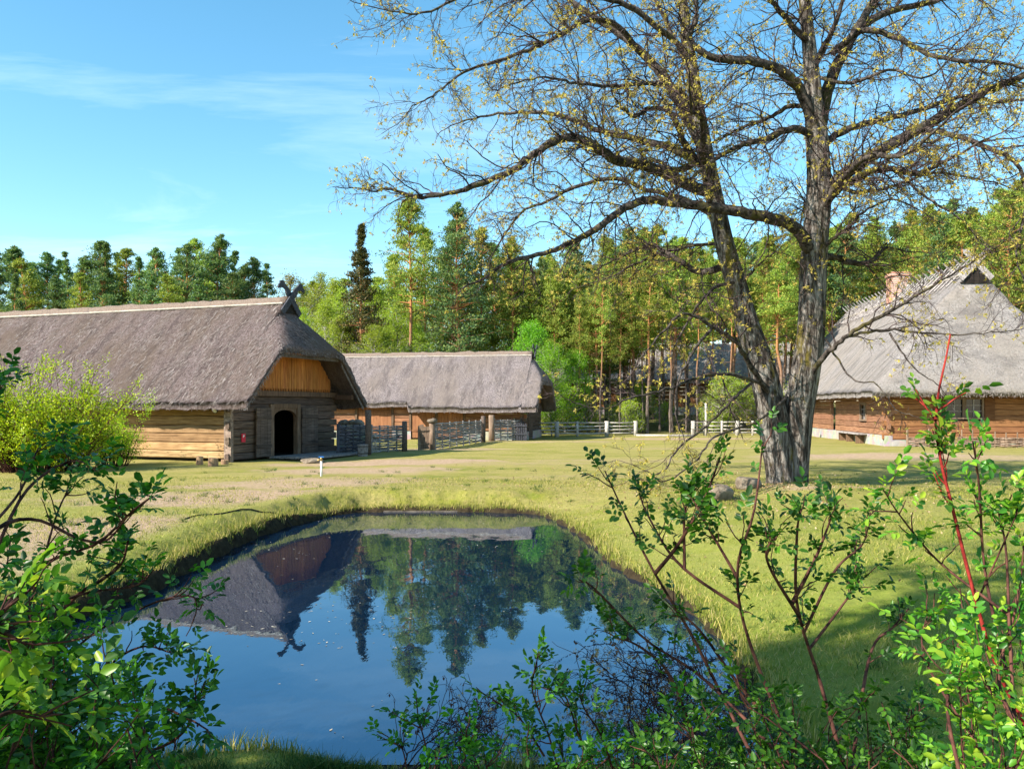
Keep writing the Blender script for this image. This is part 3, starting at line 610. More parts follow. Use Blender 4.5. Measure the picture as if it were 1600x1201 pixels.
# shed wall joining the far side of the gable (dark recess)
# ---- second barn (middle)
BB = math.atan2(-.194, .98)
b2 = tag(empty('thatched_stable', (.70, 50.3, 0), BB), 'long low thatched building beyond the wattle fences, right of the big barn', 'building')
L2, W2 = 17.0, 6.5
H2, k2, xb2, roof2, (r20, r21) = thatched_roof(b2, M['thatch2'], L2, W2, .85, 2.0, 5.6, .3, .95, 3.75, gab=.3, shards=9000, step=.2, ovf=lambda a: .36*(a < -7.0))
m = MB(); logwall_x(m, -L2, 0, 0, .55, 2.3, hh=.25, holes=[(-10.6, -8.3, 0, 2.2), (-7.1, -3.7, 0, 2.2)]); m.build('wall', M['log_red'], b2)
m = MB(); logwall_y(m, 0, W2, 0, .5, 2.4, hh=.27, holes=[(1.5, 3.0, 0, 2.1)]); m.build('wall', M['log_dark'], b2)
for q in ((-L2, -10.6, -.08, .22, 0, .52), (-8.3, -7.1, -.08, .22, 0, .52), (-3.7, 0.05, -.08, .22, 0, .52), (-.22, .06, .22, 1.5, 0, .5), (-.22, .06, 3.0, W2, 0, .5)): m = MB(); m.box(*q); m.build('stone_footing', M['stonewall'], b2)
for (a, b, n_) in ((-10.55, -8.35, 2), (-7.05, -5.55, 1), (-5.4, -3.75, 1)):
    m = MB(); x = a
    while x < b-.02: m.box(x+.004, min(x+.24, b)-.004, .0, .06+random.uniform(0, .01), .12, 2.15, (random.uniform(.85, 1.1),)*3); x += .24
    m.box(a, b, -.03, 0, .5, .62, (.7, .7, .7)); m.box(a, b, -.03, 0, 1.7, 1.82, (.7, .7, .7)); m.build('door', M['board_door'], b2)
for x in (-10.7, -8.3, -7.15, -5.5, -3.7, -.1): m = MB(); m.box(x-.07, x+.07, -.06, .10, 0, 2.3, (.6, .55, .5)); m.build('post', M['frame_wood'], b2)
m = MB(); m.box(-.02, .04, 1.5, 3.0, .1, 2.1, (.8, .8, .8)); m.build('door', M['log_dark'], b2)
m = MB(); y = .5
while y < W2-.5:
    zt = min(H2(np.array([.1]), np.array([y+.08]))[0]-.25, 4.3); m.box(.02, .055, y+.005, y+.165, 2.3, zt, (random.uniform(.75, 1.0),)*3); y += .17
m.build('gable_boards', M['board_v'], b2)
horse_boards(b2, xb2+.15, W2/2, 5.62, k2, M['blue_wood'], .62)
m = MB(); m.box(xb2+.0, xb2+.05, W2/2-.3, W2/2+.3, 5.0, 5.45); m.build('gablet', M['dark'], b2)
m = MB(); m.tube([(r20, W2/2-.33, 5.33), (r21, W2/2-.33, 5.33)], .04, 6); m.build('ridge_pole', M['pole'], b2)
# ---- farmhouse (right)
BC = math.atan2(-.99, -.12)
h3 = tag(empty('farmhouse', (19.35, 43.0, 0), BC), 'tall pale thatched log farmhouse with a brick chimney at the right edge', 'house')
L3, W3 = 29.0, 10.2
H3, k3, xb3, roof3, (r30, r31) = thatched_roof(h3, M['thatch3'], L3, W3, 1.0, 2.85, 9.5, 3.0, 1.05, 2.85, 2.5, 1.0, 2.85, gab=1.15, shards=12000, step=.24, capmat=M['thatch3'], sh_s=(0, .9))
m = MB(); logwall_x(m, -L3, 0, 0, .55, 3.0, hh=.30, holes=[(-4.6, -3.4, 1.25, 2.25), (-11, -9.9, .3, 2.4)]); m.build('wall', M['log_house_l'], h3)
m = MB(); logwall_y(m, 0, W3, 0, .35, 3.0, hh=.30, holes=[(2.85, 4.75, 1.42, 2.50)]); m.build('wall', M['log_house'], h3)
m = MB(); m.box(-L3, .02, -.10, .3, -.1, .55); m.box(-.3, .09, .3, W3, -.1, .33); m.build('stone_footing', M['stonewall'], h3)
def window(root, plane, a, b, z0, z1, n, side):
    """side 'y': in the x=0 wall, running along y; side 'x': in the y=0 wall"""
    def bx(mm, p0, p1, d0, d1, za, zb, c=(1, 1, 1)):
        if side == 'y': mm.box(d0, d1, p0, p1, za, zb, c)
        else: mm.box(p0, p1, -d1, -d0, za, zb, c)
    m = MB(); t = .09
    bx(m, a-t, b+t, -.05, .06, z1, z1+t); bx(m, a-t, b+t, -.05, .09, z0-t, z0); bx(m, a-t, a, -.05, .05, z0, z1); bx(m, b, b+t, -.05, .05, z0, z1)
    w = (b-a)/n
    for i in range(1, n): bx(m, a+w*i-.09, a+w*i+.09, -.05, .05, z0, z1)
    f = m.build('window', M['frame_wood'], root)
    m = MB(); bx(m, a, b, -.09, -.07, z0, z1); m.build('pane', M['glass'], f)
    m = MB()
    for i in range(n):
        p0 = a+w*i+(.09 if i else 0); p1 = a+w*(i+1)-(.09 if i < n-1 else 0); bx(m, (p0+p1)/2-.02, (p0+p1)/2+.02, -.065, -.03, z0, z1, (1.5, 1.5, 1.5))
        for q in (1, 2): z = z0+(z1-z0)*q/3; bx(m, p0, p1, -.066, -.035, z-.015, z+.015, (1.5, 1.5, 1.5))
    m.build('glazing_bars', M['grey_wood'], f)
window(h3, 0, 2.95, 4.65, 1.50, 2.42, 2, 'y')
for y0, y1 in ((4.78, 5.25), (2.3, 2.82)): m = MB(); m.box(.02, .06, y0, y1, 1.4, 2.5, (.6, .55, .5)); m.build('shutter', M['log_house'], h3)
window(h3, 0, -4.5, -3.5, 1.33, 2.17, 1, 'x')
m = MB(); m.box(-L3+.5, -.2, .3, W3-.3, .1, .2); m.box(-6, -5.8, .3, W3-.3, .1, 3); m.build('floor_and_backing', M['dark'], h3)
gz3 = 8.55; hw3 = (9.42-gz3)/k3
m = MB(); y = W3/2-hw3
while y < W3/2+hw3-.05:
    yc = y+.12; zt = 9.42-abs(yc-W3/2)*k3; m.box(xb3+.03, xb3+.06, y+.005, y+.235, gz3+.05, max(zt, gz3+.1), (random.uniform(.10, .2),)*3); y += .24
m.build('gablet', M['log_dark'], h3)  # near-black tint paints in the shade of the open gablet
for sgn in (1, -1):
    m = MB(); n_ = math.hypot(1, k3); u = (0, sgn/n_, k3/n_); w_ = (0, -k3/n_*sgn, 1/n_); o = (xb3+.10+.04*sgn, W3/2-u[1]*(hw3*1.5), 9.72-u[2]*(hw3*1.5))
    m.extrude([(0, -.16), (hw3*1.5+.75, -.14), (hw3*1.5+.95, -.02), (hw3*1.5+.8, .14), (0, .14)], o, u, w_, .07, (1.5, 1.5, 1.55)); m.build('barge_board', M['grey_wood'], h3)
# crossed poles riding the ridge
m = MB(); x = r30+.3
while x < r31-.4:
    for sg in (1, -1):
        e = random.uniform(-.1, .1)
        m.tube([(x+e+.06*sg, W3/2+sg*1.15, 9.66-1.15*k3+.12), (x+e+.06*sg, W3/2, 9.72), (x+e+.06*sg, W3/2-sg*.42, 9.72+.42*k3)], [.06, .055, .045], 6, (random.uniform(1.1, 1.5),)*3)
    x += .78
m.build('ridge_poles', M['grey_wood'], h3)
m = MB(); m.tube([(r30, W3/2-.62, 9.12), (r31, W3/2-.62, 9.12)], .05, 6); m.build('ridge_rail', M['pole'], h3)
m = MB(); xc = -13.5; m.box(xc-.5, xc+.5, W3/2-.75, W3/2+.45, 7.9, 10.75); m.box(xc-.56, xc+.56, W3/2-.82, W3/2+.52, 10.75, 10.9); m.box(xc-.52, xc+.52, W3/2-.78, W3/2+.48, 10.9, 11.02); m.build('chimney', M['brick'], h3)
# bench along the farmhouse wall
bn = tag(empty('bench', (19.35, 43.0, 0), BC), 'pale plank bench on wooden brackets along the sunlit farmhouse wall', 'bench')
m = MB(); m.box(-7.4, -2.9, -.62, -.16, .50, .57, (1.4, 1.4, 1.4)); m.build('seat', M['grey_wood'], bn)
for x in (-7.0, -5.4, -3.5): m = MB(); m.box(x-.07, x+.07, -.55, -.14, 0, .50, (.8, .7, .6)); m.build('leg', M['frame_wood'], bn)
# ---- house in the forest
h4 = tag(empty('forest_house', (16.5, 84, 1.5), math.radians(-3)), 'grey roofed red-brown house half hidden behind the pine trunks', 'house')
H4, k4, xb4, roof4, (r40, r41) = thatched_roof(h4, M['thatch3'], 15.0+10, 7.0, .8, 3.0, 6.9, .4, .6, 3.0, gab=.4, shards=3000, step=.35, capmat=M['thatch3']); h4.location = (28, 84, 1.6)
h4.location = (29, 83, 1.7)
m = MB(); logwall_x(m, -25, 0, 0, .3, 3.3, hh=.4); m.build('wall', M['log_house'], h4)
m = MB(); m.box(-25, 0, -.08, .2, -1.5, .3); m.build('stone_footing', M['stonewall'], h4)
for x in (-22, -18.5, -15, -11, -7, -3): m = MB(); m.box(x, x+.9, -.05, 0, 1.3, 2.4); m.build('window', M['glass'], h4)
# ------------------------------------------------------------ fences and small things
def wattle(name, p0, p1, h, label, nst=7, rods=15, gap=.0, mat='blue_wood', cap=True, group=None, postr=.07, tall=None, postmat=None):
    mat = 'wattle' if mat == 'blue_wood' and 'black' not in label else mat  # the black panel keeps the darker wood, its deep shade painted in
    p0 = Vector(p0); p1 = Vector(p1); Ln = (p1-p0).length; d = (p1-p0)/Ln; nr = Vector((-d.y, d.x, 0))
    r = tag(empty(name, p0), label, 'fence', group)
    m = MB()
    for i in range(rods):
        z = .08+(h-.14)*i/(rods-1); pts = []; K = nst*2+1; ph = i % 2; off = random.uniform(-.02, .02)
        for q in range(K+1):
            t = q/K; pts.append(d*Ln*t+nr*(.035*math.cos(math.pi*(t*nst+ph)))+Vector((0, 0, z+off+random.uniform(-.018, .018))))
        c = random.uniform(.7, 1.5); m.tube(pts, [random.uniform(.024, .038) for _ in pts], 5, (c, c, c))
    m.build('woven_rods', M[mat], r)
    for q in range(nst+1):
        t = q/nst; e = q in (0, nst); m = MB(); b = d*Ln*t; hh = h+(.06 if e else random.uniform(-.05, .05)) if tall is None else random.uniform(*tall)
        m.tube([b+Vector((0, 0, -.1)), b+Vector((random.uniform(-.02, .02), 0, hh))], [postr if e else postr*.55]*2, 7, (random.uniform(.8, 1.3),)*3)
        m.build('stake', M[postmat or mat], r)
    return r
def post(name, px, py, z1, r, mat, label, cap=None, sq=False, cat='post'):
    x, y, _ = gp(px, py); t = tag(empty(name, (x, y, height(np.array([x]), np.array([y]))[0])), label, cat); m = MB()
    m.tube([(0, 0, -.2), (.01, 0, z1*.5), (0, .01, z1-.03), (0, .01, z1)], [r*1.05, r, r, r*.75], 9); m.build('shaft', M[mat], t, True)
    if cap: m = MB(); m.tube([(0, 0, z1-.02), (0, 0, z1+.06), (.02, 0, z1+.16), (.0, 0, z1+.20)], [r*1.1, r*1.9, r*1.5, r*.5], 9); m.build('cap_stone', M[cap], t, True)
    return t
A0 = gp(528, 712); A1 = gp(574, 709); A2 = gp(632, 704)
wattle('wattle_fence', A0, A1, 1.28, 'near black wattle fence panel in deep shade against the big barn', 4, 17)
wattle('wattle_fence', gp(580, 708), A2, 1.2, 'wattle fence panel between the big barn and the open gate gap', 4, 18)
post('fence_post', 575, 711, 1.9, .13, 'log_dark', 'thick dark post at the near corner of the big barn fence')
post('fence_post', 632, 705, 1.38, .12, 'log_dark', 'dark square topped post at the left side of the gate gap')
post('fence_post', 675, 702.5, 1.28, .14, 'frame_wood', 'brown gate post with a pale stone on top', 'boulder')
wattle('wattle_fence', gp(679, 702), gp(752, 690.5), 1.25, 'longest wattle fence panel right of the open lath gate', 7, 18)
post('fence_post', 755, 690.5, 1.5, .13, 'log_dark', 'dark post at the far end of the longest wattle fence')
post('fence_post', 768, 689, 1.55, .18, 'frame_wood', 'stout round brown post just right of the narrow fence gap')
wattle('wattle_fence', gp(772, 689), gp(814, 688), 1.3, 'short wattle fence panel touching the long low building', 4, 16)
# lath gate standing open
ga = Vector(gp(671, 703)); gb_ = Vector(gp(653, 705)); gd = gb_-ga; t_ = tag(empty('lath_gate', ga), 'grey lath gate standing open beside the stone topped post', 'gate')
m = MB()
for q in range(8):
    b = gd*(q+.5)/8; m.box(b.x-.035, b.x+.035, b.y-.02, b.y+.02, .06, 1.15+random.uniform(-.05, .08), (random.uniform(.8, 1.1),)*3)
m.build('laths', M['frame_wood'], t_)
for z in (.32, .92): m = MB(); m.tube([Vector((0, .04, z)), gd+Vector((0, .04, z))], .035, 6); m.build('rail', M['frame_wood'], t_)
# stack of lath boards leaning by the stable corner
t_ = tag(empty('hurdle', gp(800, 688)), 'small grey hurdle of upright boards leaning at the stable corner', 'hurdle'); m = MB(); bx_, by_, _ = gp(800, 688)
for q in range(7): m.box(q*.13, q*.13+.10, -.25+.02*(q % 2), -.21+.02*(q % 2), 0, 1.12+random.uniform(-.08, .12), (random.uniform(.8, 1.1),)*3)
m.build('boards', M['blue_wood'], t_)
m = MB(); m.box(0, .9, -.28, -.25, .35, .43); m.box(0, .9, -.28, -.25, .85, .93); m.build('rail', M['blue_wood'], t_)
# rail fences across the back of the yard
def railfence(pxs, label, rails=4, h=.98):
    P = [Vector(gp(*p)) for p in pxs]; r = tag(empty('rail_fence', P[0]), label, 'fence')
    for i, p in enumerate(P):
        m = MB(); m.tube([p-P[0]+Vector((0, 0, -.2)), p-P[0]+Vector((0, 0, h+.06))], [.15 if i in (0, len(P)-1) or i % 2 else .09]*2, 8); m.build('post', M['rail'], r, True)
    for a, b in zip(P[:-1], P[1:]):
        for q in range(rails):
            z = .2+(h-.25)*q/(rails-1); m = MB(); a_ = a-P[0]; b_ = b-P[0]
            m.tube([a_+Vector((0, 0, z)), (a_+b_)/2+Vector((0, 0, z+random.uniform(-.03, .03))), b_+Vector((0, 0, z+random.uniform(-.03, .03)))], [.055, .045, .05], 6, (random.uniform(.85, 1.1),)*3); m.build('rail', M['rail'], r, True)
railfence([(838, 682.5), (870, 682), (902, 681.5), (948, 681), (993, 680.5)], 'pale rail fence running from the long low building to the opening')
railfence([(1083, 680.5), (1102, 680), (1128, 680), (1152, 680), (1176, 680), (1215, 681), (1262, 683)], 'pale rail fence passing behind the big oak trunk')
a = Vector(gp(994, 681.5)); b = Vector(gp(1083, 682)); m = MB(); m.tube([a+Vector((0, 0, .06)), (a+b)/2+Vector((0, 0, .05)), b+Vector((0, 0, .06))], .09, 8)
tag(m.build('threshold_log', M['pole'], None, True), 'pale log lying across the opening between the rail fences', 'log')
post('pole', 1103, 681, 2.3, .08, 'rail', 'tall thin pale pole beside the right rail fence', cat='pole')
wattle('wattle_fence', gp(1418, 698), gp(1660, 700), .52, 'low loose wattle fence with tall stakes before the farmhouse', 14, 10, mat='frame_wood', tall=(.62, 1.05), postr=.06)
# water tap
x, y, _ = gp(502, 745); t_ = tag(empty('water_tap', (x, y, 0)), 'white standpipe with brass tap and blue handle on the dirt path', 'water tap')
m = MB(); m.tube([(0, 0, -.1), (0, 0, .46)], .032, 10); m.build('pipe', M['white'], t_, True)
m = MB(); m.tube([(0, 0, .46), (0, 0, .56), (0, 0, .57)], [.03, .03, .02], 8); m.tube([(0, 0, .51), (-.07, -.02, .51), (-.11, -.03, .47)], [.02, .02, .022], 8); m.build('faucet', M['brass'], t_, True)
m = MB(); m.box(-.075, .075, -.012, .012, .575, .60); m.tube([(0, 0, .56), (0, 0, .60)], .014, 6); m.build('handle', M['blue'], t_)
for px, py, h, r, lb in ((312, 726, .30, .12, 'short pale cut log leftmost of three before the big barn'), (333, 728, .28, .17, 'widest reddish cut log in the middle of three before the big barn'), (351, 725, .16, .13, 'lowest cut log at the corner of the big barn')):
    x, y, _ = gp(px, py); m = MB(); m.tube([(0, 0, -.05), (0, 0, h*.6), (.01, 0, h)], [r*1.05, r, r*.97], 12); o = tag(m.build('log_stump', M['stump'], None), lb, 'stump'); o.location = (x, y, 0)
# tub, door stone, pale heap by the barn
x, y, _ = gp(567, 713); m = MB(); m.tube([(0, 0, 0), (0, 0, .25), (0, 0, .5)], [.19, .21, .22], 14); t_ = tag(empty('tub', (x, y, 0)), 'small grey wooden tub beside the thick dark fence post', 'tub'); m.build('staves', M['grey_wood'], t_)
for z in (.12, .40): m = MB(); m.tube([(0, 0, z), (0, 0, z+.03)], .225, 14); m.build('hoop', M['dark'], t_)
def rock(name, px, py, sx, sy, sz, label, mat='boulder', seed=0, Y=None, z=None):
    import bmesh
    bm = bmesh.new(); bmesh.ops.create_icosphere(bm, subdivisions=4, radius=1); r = random.Random(seed); dirs = [Vector((r.gauss(0, 1), r.gauss(0, 1), r.gauss(0, .7))).normalized() for _ in range(9)]
    cuts = [r.uniform(.62, .92) for _ in dirs]
    for v in bm.verts:
        for dd, c in zip(dirs, cuts):
            k_ = v.co.dot(dd)
            if k_ > c: v.co -= dd*(k_-c)*.85
        v.co *= 1+.03*math.sin(v.co.x*9+seed)*math.cos(v.co.y*8)
        v.co.x *= sx; v.co.y *= sy; v.co.z *= sz
    me = bpy.data.meshes.new(name); bm.to_mesh(me); bm.free(); o = link(name, me, M[mat], None, True)
    x, y, zz = gp(px, py) if Y is None else (*dp(px, py, Y)[:2], 0); o.location = (x, y, (height(np.array([x]), np.array([y]))[0] if z is None else z)+sz*.45)
    return tag(o, label, 'rock')
rock('boulder', 1121, 782, .37, .30, .24, 'brown boulder with a dark right side, left of the two near the oak', seed=3)
rock('boulder', 1168, 771, .32, .30, .22, 'smaller pale boulder resting close against the oak trunk', seed=8)
rock('step_stone', 487, 722, .45, .35, .14, 'flat brown stone lying at the front edge of the plank deck', seed=5)
for i, (px, lb) in enumerate(((538, 'left pale stone on the ledge behind the black fence panel'), (549, 'middle pale stone on the ledge behind the black fence panel'), (560, 'right pale stone on the ledge behind the black fence panel'))):
    o = rock('ledge_stone', px, 700, .30, .25, .17, lb, 'boulder', 20+i, Y=38.6, z=1.22)
a = dp(528, 668, 38.6); m = MB(); m.box(a[0], a[0]+1.4, a[1]-.3, a[1]+.3, 0, 1.2, (1.5, 1.5, 1.5)); tag(m.build('stone_ledge', M['stonewall']), 'low stone ledge carrying pale stones behind the black fence', 'wall')
# cord lying on the path
pts = [gp(*p) for p in ((288, 812), (310, 806), (345, 804), (385, 795), (430, 790), (480, 787), (520, 786))]; P_ = crs(pts, 5)
m = MB(); m.tube([(p[0], p[1], float(height(np.array([p[0]]), np.array([p[1]]))[0])+.012) for p in P_], .014, 5); tag(m.build('cord', M['cord']), 'dark cord snaking over the sandy path left of the pond', 'cord')
# ------------------------------------------------------------ forest tree prototypes
def pine_meshes(H, c0, rad, seed, mat, dense=1.0, spr=False):
    global rng
    old = rng; rng = np.random.default_rng(seed)
    K = 9; z = np.linspace(-.3, H, K); b = np.cumsum(rng.normal(size=(K, 2))*.10, 0); b -= b[0]
    P = np.concatenate([b, z[:, None]], 1)[None]; tr = VB(); R0 = .011*H; R = (R0*(1-.9*np.linspace(0, 1, K)))[None]; tr.tubes(P, R, 8)
    n = int((H*(1-c0))/.55*4.6*dense); t = rng.uniform(0, 1, n)**.9; zc = c0*H+t*(H-c0*H-.3)
    prof = ((1-t)**.75+.06)*np.minimum(1, .45+t*3.2) if not spr else (1-t)**1.1+.03
    Ln = rad*prof*rng.uniform(.55, 1.15, n); a = rng.uniform(0, 6.283, n)
    i = np.clip((zc+.3)/(H+.3)*(K-1), 0, K-1.001); k = i.astype(int); st = P[0][k]*(1-(i-k))[:, None]+P[0][k+1]*(i-k)[:, None]
    up = (-.15 if spr else .12)+.75*t**1.5; d = np.stack([np.cos(a), np.sin(a), up], -1)
    Pb, Rb = grow(st, d, Ln, .05, .012, 5, .13, .02 if not spr else .04); tr.tubes(Pb, Rb, 3)
    nd = int(10*H/17*(1-c0)) # dead stubs below the crown
    ad = rng.uniform(0, 6.28, nd); zd = rng.uniform(.2, 1, nd)*c0*H; sd = np.stack([0*ad, 0*ad, zd], -1); Pd, Rd = grow(sd, np.stack([np.cos(ad), np.sin(ad), 0*ad], -1), rng.uniform(.4, 1.3, nd), .02, .008, 4, .2); tr.tubes(Pd, Rd, 3)
    # needle clumps
    st2, d2, pi, tt = spawn(Pb, 6, .35, 1.0, .3, 1.0); C = st2+nrm(d2)*(rng.uniform(0, .5, len(st2))*np.minimum(1, Ln[pi]/1.3))[:, None]; m_ = 14
    Q = np.repeat(C, m_, 0)+rng.normal(size=(len(C)*m_, 3))*np.array([.25, .25, .09])*np.repeat(np.clip(Ln[pi]/1.3, .3, 1), m_)[:, None]; Dn = nrm(rng.normal(size=Q.shape)+np.array([0, 0, .8]))
    V, Fc = cards(Q, Dn, rng.uniform(.16, .34, len(Q)), rng.uniform(.05, .10, len(Q)))
    rng = old
    cm = npmesh('pine_crown', V, [Fc]); cm.materials.append(mat); tm = tr.mesh('pine_trunk'); tm.materials.append(M['pinebark']); tm.polygons.foreach_set('use_smooth', [True]*len(tm.polygons))
    return tm, cm
def leafy_meshes(H, c0, rad, seed, mat, bk, nleaf=14000, ls=.11, droop=.1, shape=1.0):
    global rng
    old = rng; rng = np.random.default_rng(seed)
    K = 8; z = np.linspace(-.3, H*.95, K); b = np.cumsum(rng.normal(size=(K, 2))*.14, 0); b -= b[0]; P = np.concatenate([b, z[:, None]], 1)[None]
    tr = VB(); tr.tubes(P, (.010*H*(1-.92*np.linspace(0, 1, K)))[None], 7)
    n = 70; t = rng.uniform(0, 1, n); zc = c0*H+t*(H*.92-c0*H); L = rad*(np.sin(np.pi*(.18+.78*t))**shape)*rng.uniform(.6, 1.2, n); a = rng.uniform(0, 6.28, n)
    i = np.clip((zc+.3)/(H*.95+.3)*(K-1), 0, K-1.001); k = i.astype(int); st = P[0][k]*(1-(i-k))[:, None]+P[0][k+1]*(i-k)[:, None]
    Pb, Rb = grow(st, np.stack([np.cos(a), np.sin(a), .7+0*a], -1), L, .05, .012, 6, .16, .05); tr.tubes(Pb, Rb, 3)
    s2, d2, pi, tt = spawn(Pb, 7, .2, 1, .4, 1.0); P2, R2 = grow(s2, d2, L[pi]*.38*rng.uniform(.5, 1.2, len(s2)), .016, .006, 4, .2, -droop); tr.tubes(P2, R2, 3)
    q = rng.integers(0, len(P2), nleaf); kk = rng.integers(1, 4, nleaf); C = P2[q, kk]+rng.normal(size=(nleaf, 3))*np.array([.22, .22, .20])*rad/2.4
    V, Fc = cards(C, rdir(nleaf), rng.uniform(.7, 1.3, nleaf)*ls, rng.uniform(.5, .85, nleaf)*ls, droop)
    rng = old
    cm = npmesh('tree_crown', V, [Fc]); cm.materials.append(mat); tm = tr.mesh('tree_trunk'); tm.materials.append(M[bk]); return tm, cm
def plant(name, meshes, x, y, s, rz, label, cat, group=None, sz=None):
    t = tag(empty(name, (x, y, float(height(np.array([x]), np.array([y]), np.array([9.]))[0])), rz), label, cat, group); t.scale = (s, s, sz or s)
    for nm, me in zip(('trunk', 'crown'), meshes):
        o = bpy.data.objects.new(nm, me); COL.objects.link(o); o.parent = t
    return t
PA = [pine_meshes(17, c, r, s, M['pine'], de) for c, r, s, de in ((.50, 2.7, 1, 1.2), (.42, 3.0, 2, 1.25), (.58, 2.4, 3, 1.2), (.36, 2.8, 4, 1.1))]
PD = [pine_meshes(17, c, r, s, M['pine_dark'], de) for c, r, s, de in ((.30, 3.2, 11, 1.3), (.25, 2.8, 12, 1.3), (.34, 3.4, 13, 1.3))]
PL = [pine_meshes(17, c, r, s, M['pine_dark'], de, True) for c, r, s, de in ((.12, 3.4, 14, 1.0), (.18, 3.0, 15, .9), (.10, 3.8, 16, 1.0))]
SP = pine_meshes(16, .12, 3.1, 21, M['spruce'], 1.7, True)
BI = [leafy_meshes(14, .18, 2.6, s, M['birch'], 'birchbark', 12000, .12, .25) for s in (31, 32)]
MA = [leafy_meshes(10, .08, 2.8, s, M['maple'], 'birchbark', 15000, .13, .0, .7) for s in (41, 42)]
OL = leafy_meshes(13, .25, 2.8, 51, M['olive'], 'birchbark', 6500, .11, .1)
UB = [leafy_meshes(3.6, .02, 1.5, s, M[mm], 'birchbark', 6000, .085, .0, .5) for s, mm in ((61, 'birch'), (62, 'lime'))]
def at_px(px, topy, Y):
    X_ = (px-800)*Y/F; zg = float(height(np.array([X_]), np.array([float(Y)]), np.array([9.]))[0]); return X_, CZ+(HY-topy)*Y/F-zg
# far left row
for i, (px, ty, Yd) in enumerate([(-150,400,84),(-95,380,80),(-45,392,86),(-8,388,78),(22,382,84),(48,402,76),(72,392,86),(112,392,80),(150,374,84),(168,378,78),(198,388,88),(222,400,76),(252,388,82),(272,384,88),(300,380,78),(318,370,84),(340,364,80),(362,390,86),(398,400,82),(418,412,90),(130,425,72),(235,430,72),(90,430,74),(20,425,72),(-60,430,74),(-25,400,90),(60,410,88),(95,405,90),(128,398,84),(182,392,92),(232,402,84),(286,398,92),(325,395,86),(350,392,90),(380,410,84),(265,425,74),(160,428,72),(310,422,74),(355,425,76)]):
    x_, Hh = at_px(px, ty, Yd); plant('pine_tree', (PL[i % 3] if i % 2 else PD[i % 3]) if i % 5 else PA[3], x_, Yd, Hh/17, random.uniform(0, 6.28), 'dense dark pine in the row rising behind the big barn roof', 'tree', 'pines behind the big barn', Hh/17).scale = (Hh/17*random.uniform(1.0, 1.35), Hh/17*random.uniform(1.0, 1.3), Hh/17)
GB = 'young spring birches behind the buildings'
x_, Hh = at_px(462, 418, 70); plant('budding_tree', OL, x_, 70, Hh/13, 1, 'brownish budding tree just right of the horse-head boards', 'tree')
for i, (px, ty, Yd) in enumerate([(500,412,76),(525,420,70),(548,440,66),(505,455,64),(480,470,66),(590,430,68),(615,445,66),(535,480,62),(575,500,60),(600,500,61),(662,500,63),(700,505,66),(735,500,64),(455,500,68),(640,470,72),(770,500,67),(425,480,80)]):
    x_, Hh = at_px(px, ty, Yd); plant('birch_tree', BI[i % 2], x_, Yd, Hh/14*(1.25 if Hh < 10 else 1), random.uniform(0, 6.28), 'pale yellow green birch in fresh leaf behind the two barns', 'tree', GB, Hh/14)
x_, Hh = at_px(569, 348, 62); plant('spruce_tree', SP, x_, 62, Hh/16, 1, 'dark brownish cone topped spruce standing alone against the sky', 'tree')
for i, (px, ty, Yd, lb) in enumerate([(640,300,62,'tall pine with the clearest bare orange trunk behind the low building'),(668,355,70,None),(700,345,64,None),(722,318,62,None),(748,355,66,None),(775,380,72,None),(800,368,64,None),(612,395,74,None),(690,395,76,None)]):
    x_, Hh = at_px(px, ty, Yd); plant('pine_tree', PA[i % 3] if i not in (2, 3, 5) else PD[i % 3], x_, Yd, Hh/17*1.0, random.uniform(0, 6.28), lb or 'tall loose pine standing behind the long low building', 'tree', None if lb else 'tall pines behind the low building', Hh/17)
# right-hand forest, four loose rows
def topline(px): return float(np.interp(px, [800, 860, 900, 980, 1060, 1150, 1240, 1330, 1400, 1500, 1600, 1700], [395, 375, 372, 352, 345, 350, 335, 318, 320, 298, 285, 280]))
cnt = 0
for (Y0, Y1, step, dt) in ((63, 71, 15, 28), (72, 82, 20, 6), (83, 95, 25, 0), (98, 118, 38, 10)):
    px = 800+random.uniform(0, 12)
    while px < 1760:
        Yd = random.uniform(Y0, Y1); ty = topline(px)+random.uniform(-6, 45)+dt; x_, Hh = at_px(px, ty, Yd)
        ok = not (1025 < px < 1215 and Yd < 83 and random.random() < .7) and not (Yd < 90 and 30.0 > x_ > 3.0 and 81 < Yd) and not (Yd < 78 and x_ > 19.5+ (Yd-60)*0.1+4)
        if ok:
            big = random.random() < .22
            plant('pine_tree', PA[cnt % 4] if not big else PD[cnt % 3], x_, Yd, Hh/17*random.uniform(.9, 1.25), random.uniform(0, 6.28), 'slender pine of the forest on the right with a bare reddish trunk', 'tree', 'pines of the forest on the right', Hh/17); cnt += 1
        px += step*random.uniform(.6, 1.4)
for i, (px, Yd) in enumerate([(905,62.5),(921,64),(938,62),(952,66),(968,63),(984,67),(1003,64),(1012,70),(1031,66),(1047,63.5),(1058,69),(1072,65),(1090,63),(1112,67),(1140,64),(1168,66),(1188,70),(1225,66),(868,66),(887,68)]):
    x_, Hh = at_px(px, topline(px)+random.uniform(30, 90), Yd); plant('pine_tree', PA[2] if 1025 < px < 1215 else PA[i % 3], x_, Yd, Hh/17*.62, random.uniform(0, 6.28), 'thin bare trunked pine at the forest edge behind the rail fences', 'tree', 'thin pines at the forest edge', Hh/17); cnt += 1
px = 470
while px < 1800:
    Yd = random.uniform(112, 124); ty = topline(px)+random.uniform(25, 60); x_, Hh = at_px(px, ty, Yd)
    plant('pine_tree', PA[3] if cnt % 3 else PD[cnt % 2], x_, Yd, Hh/17*1.5, random.uniform(0, 6.28), 'distant pine in the deepest row of the forest', 'tree', 'far pines deep in the forest', Hh/17); cnt += 1; px += random.uniform(20, 34)
print('forest pines', cnt)
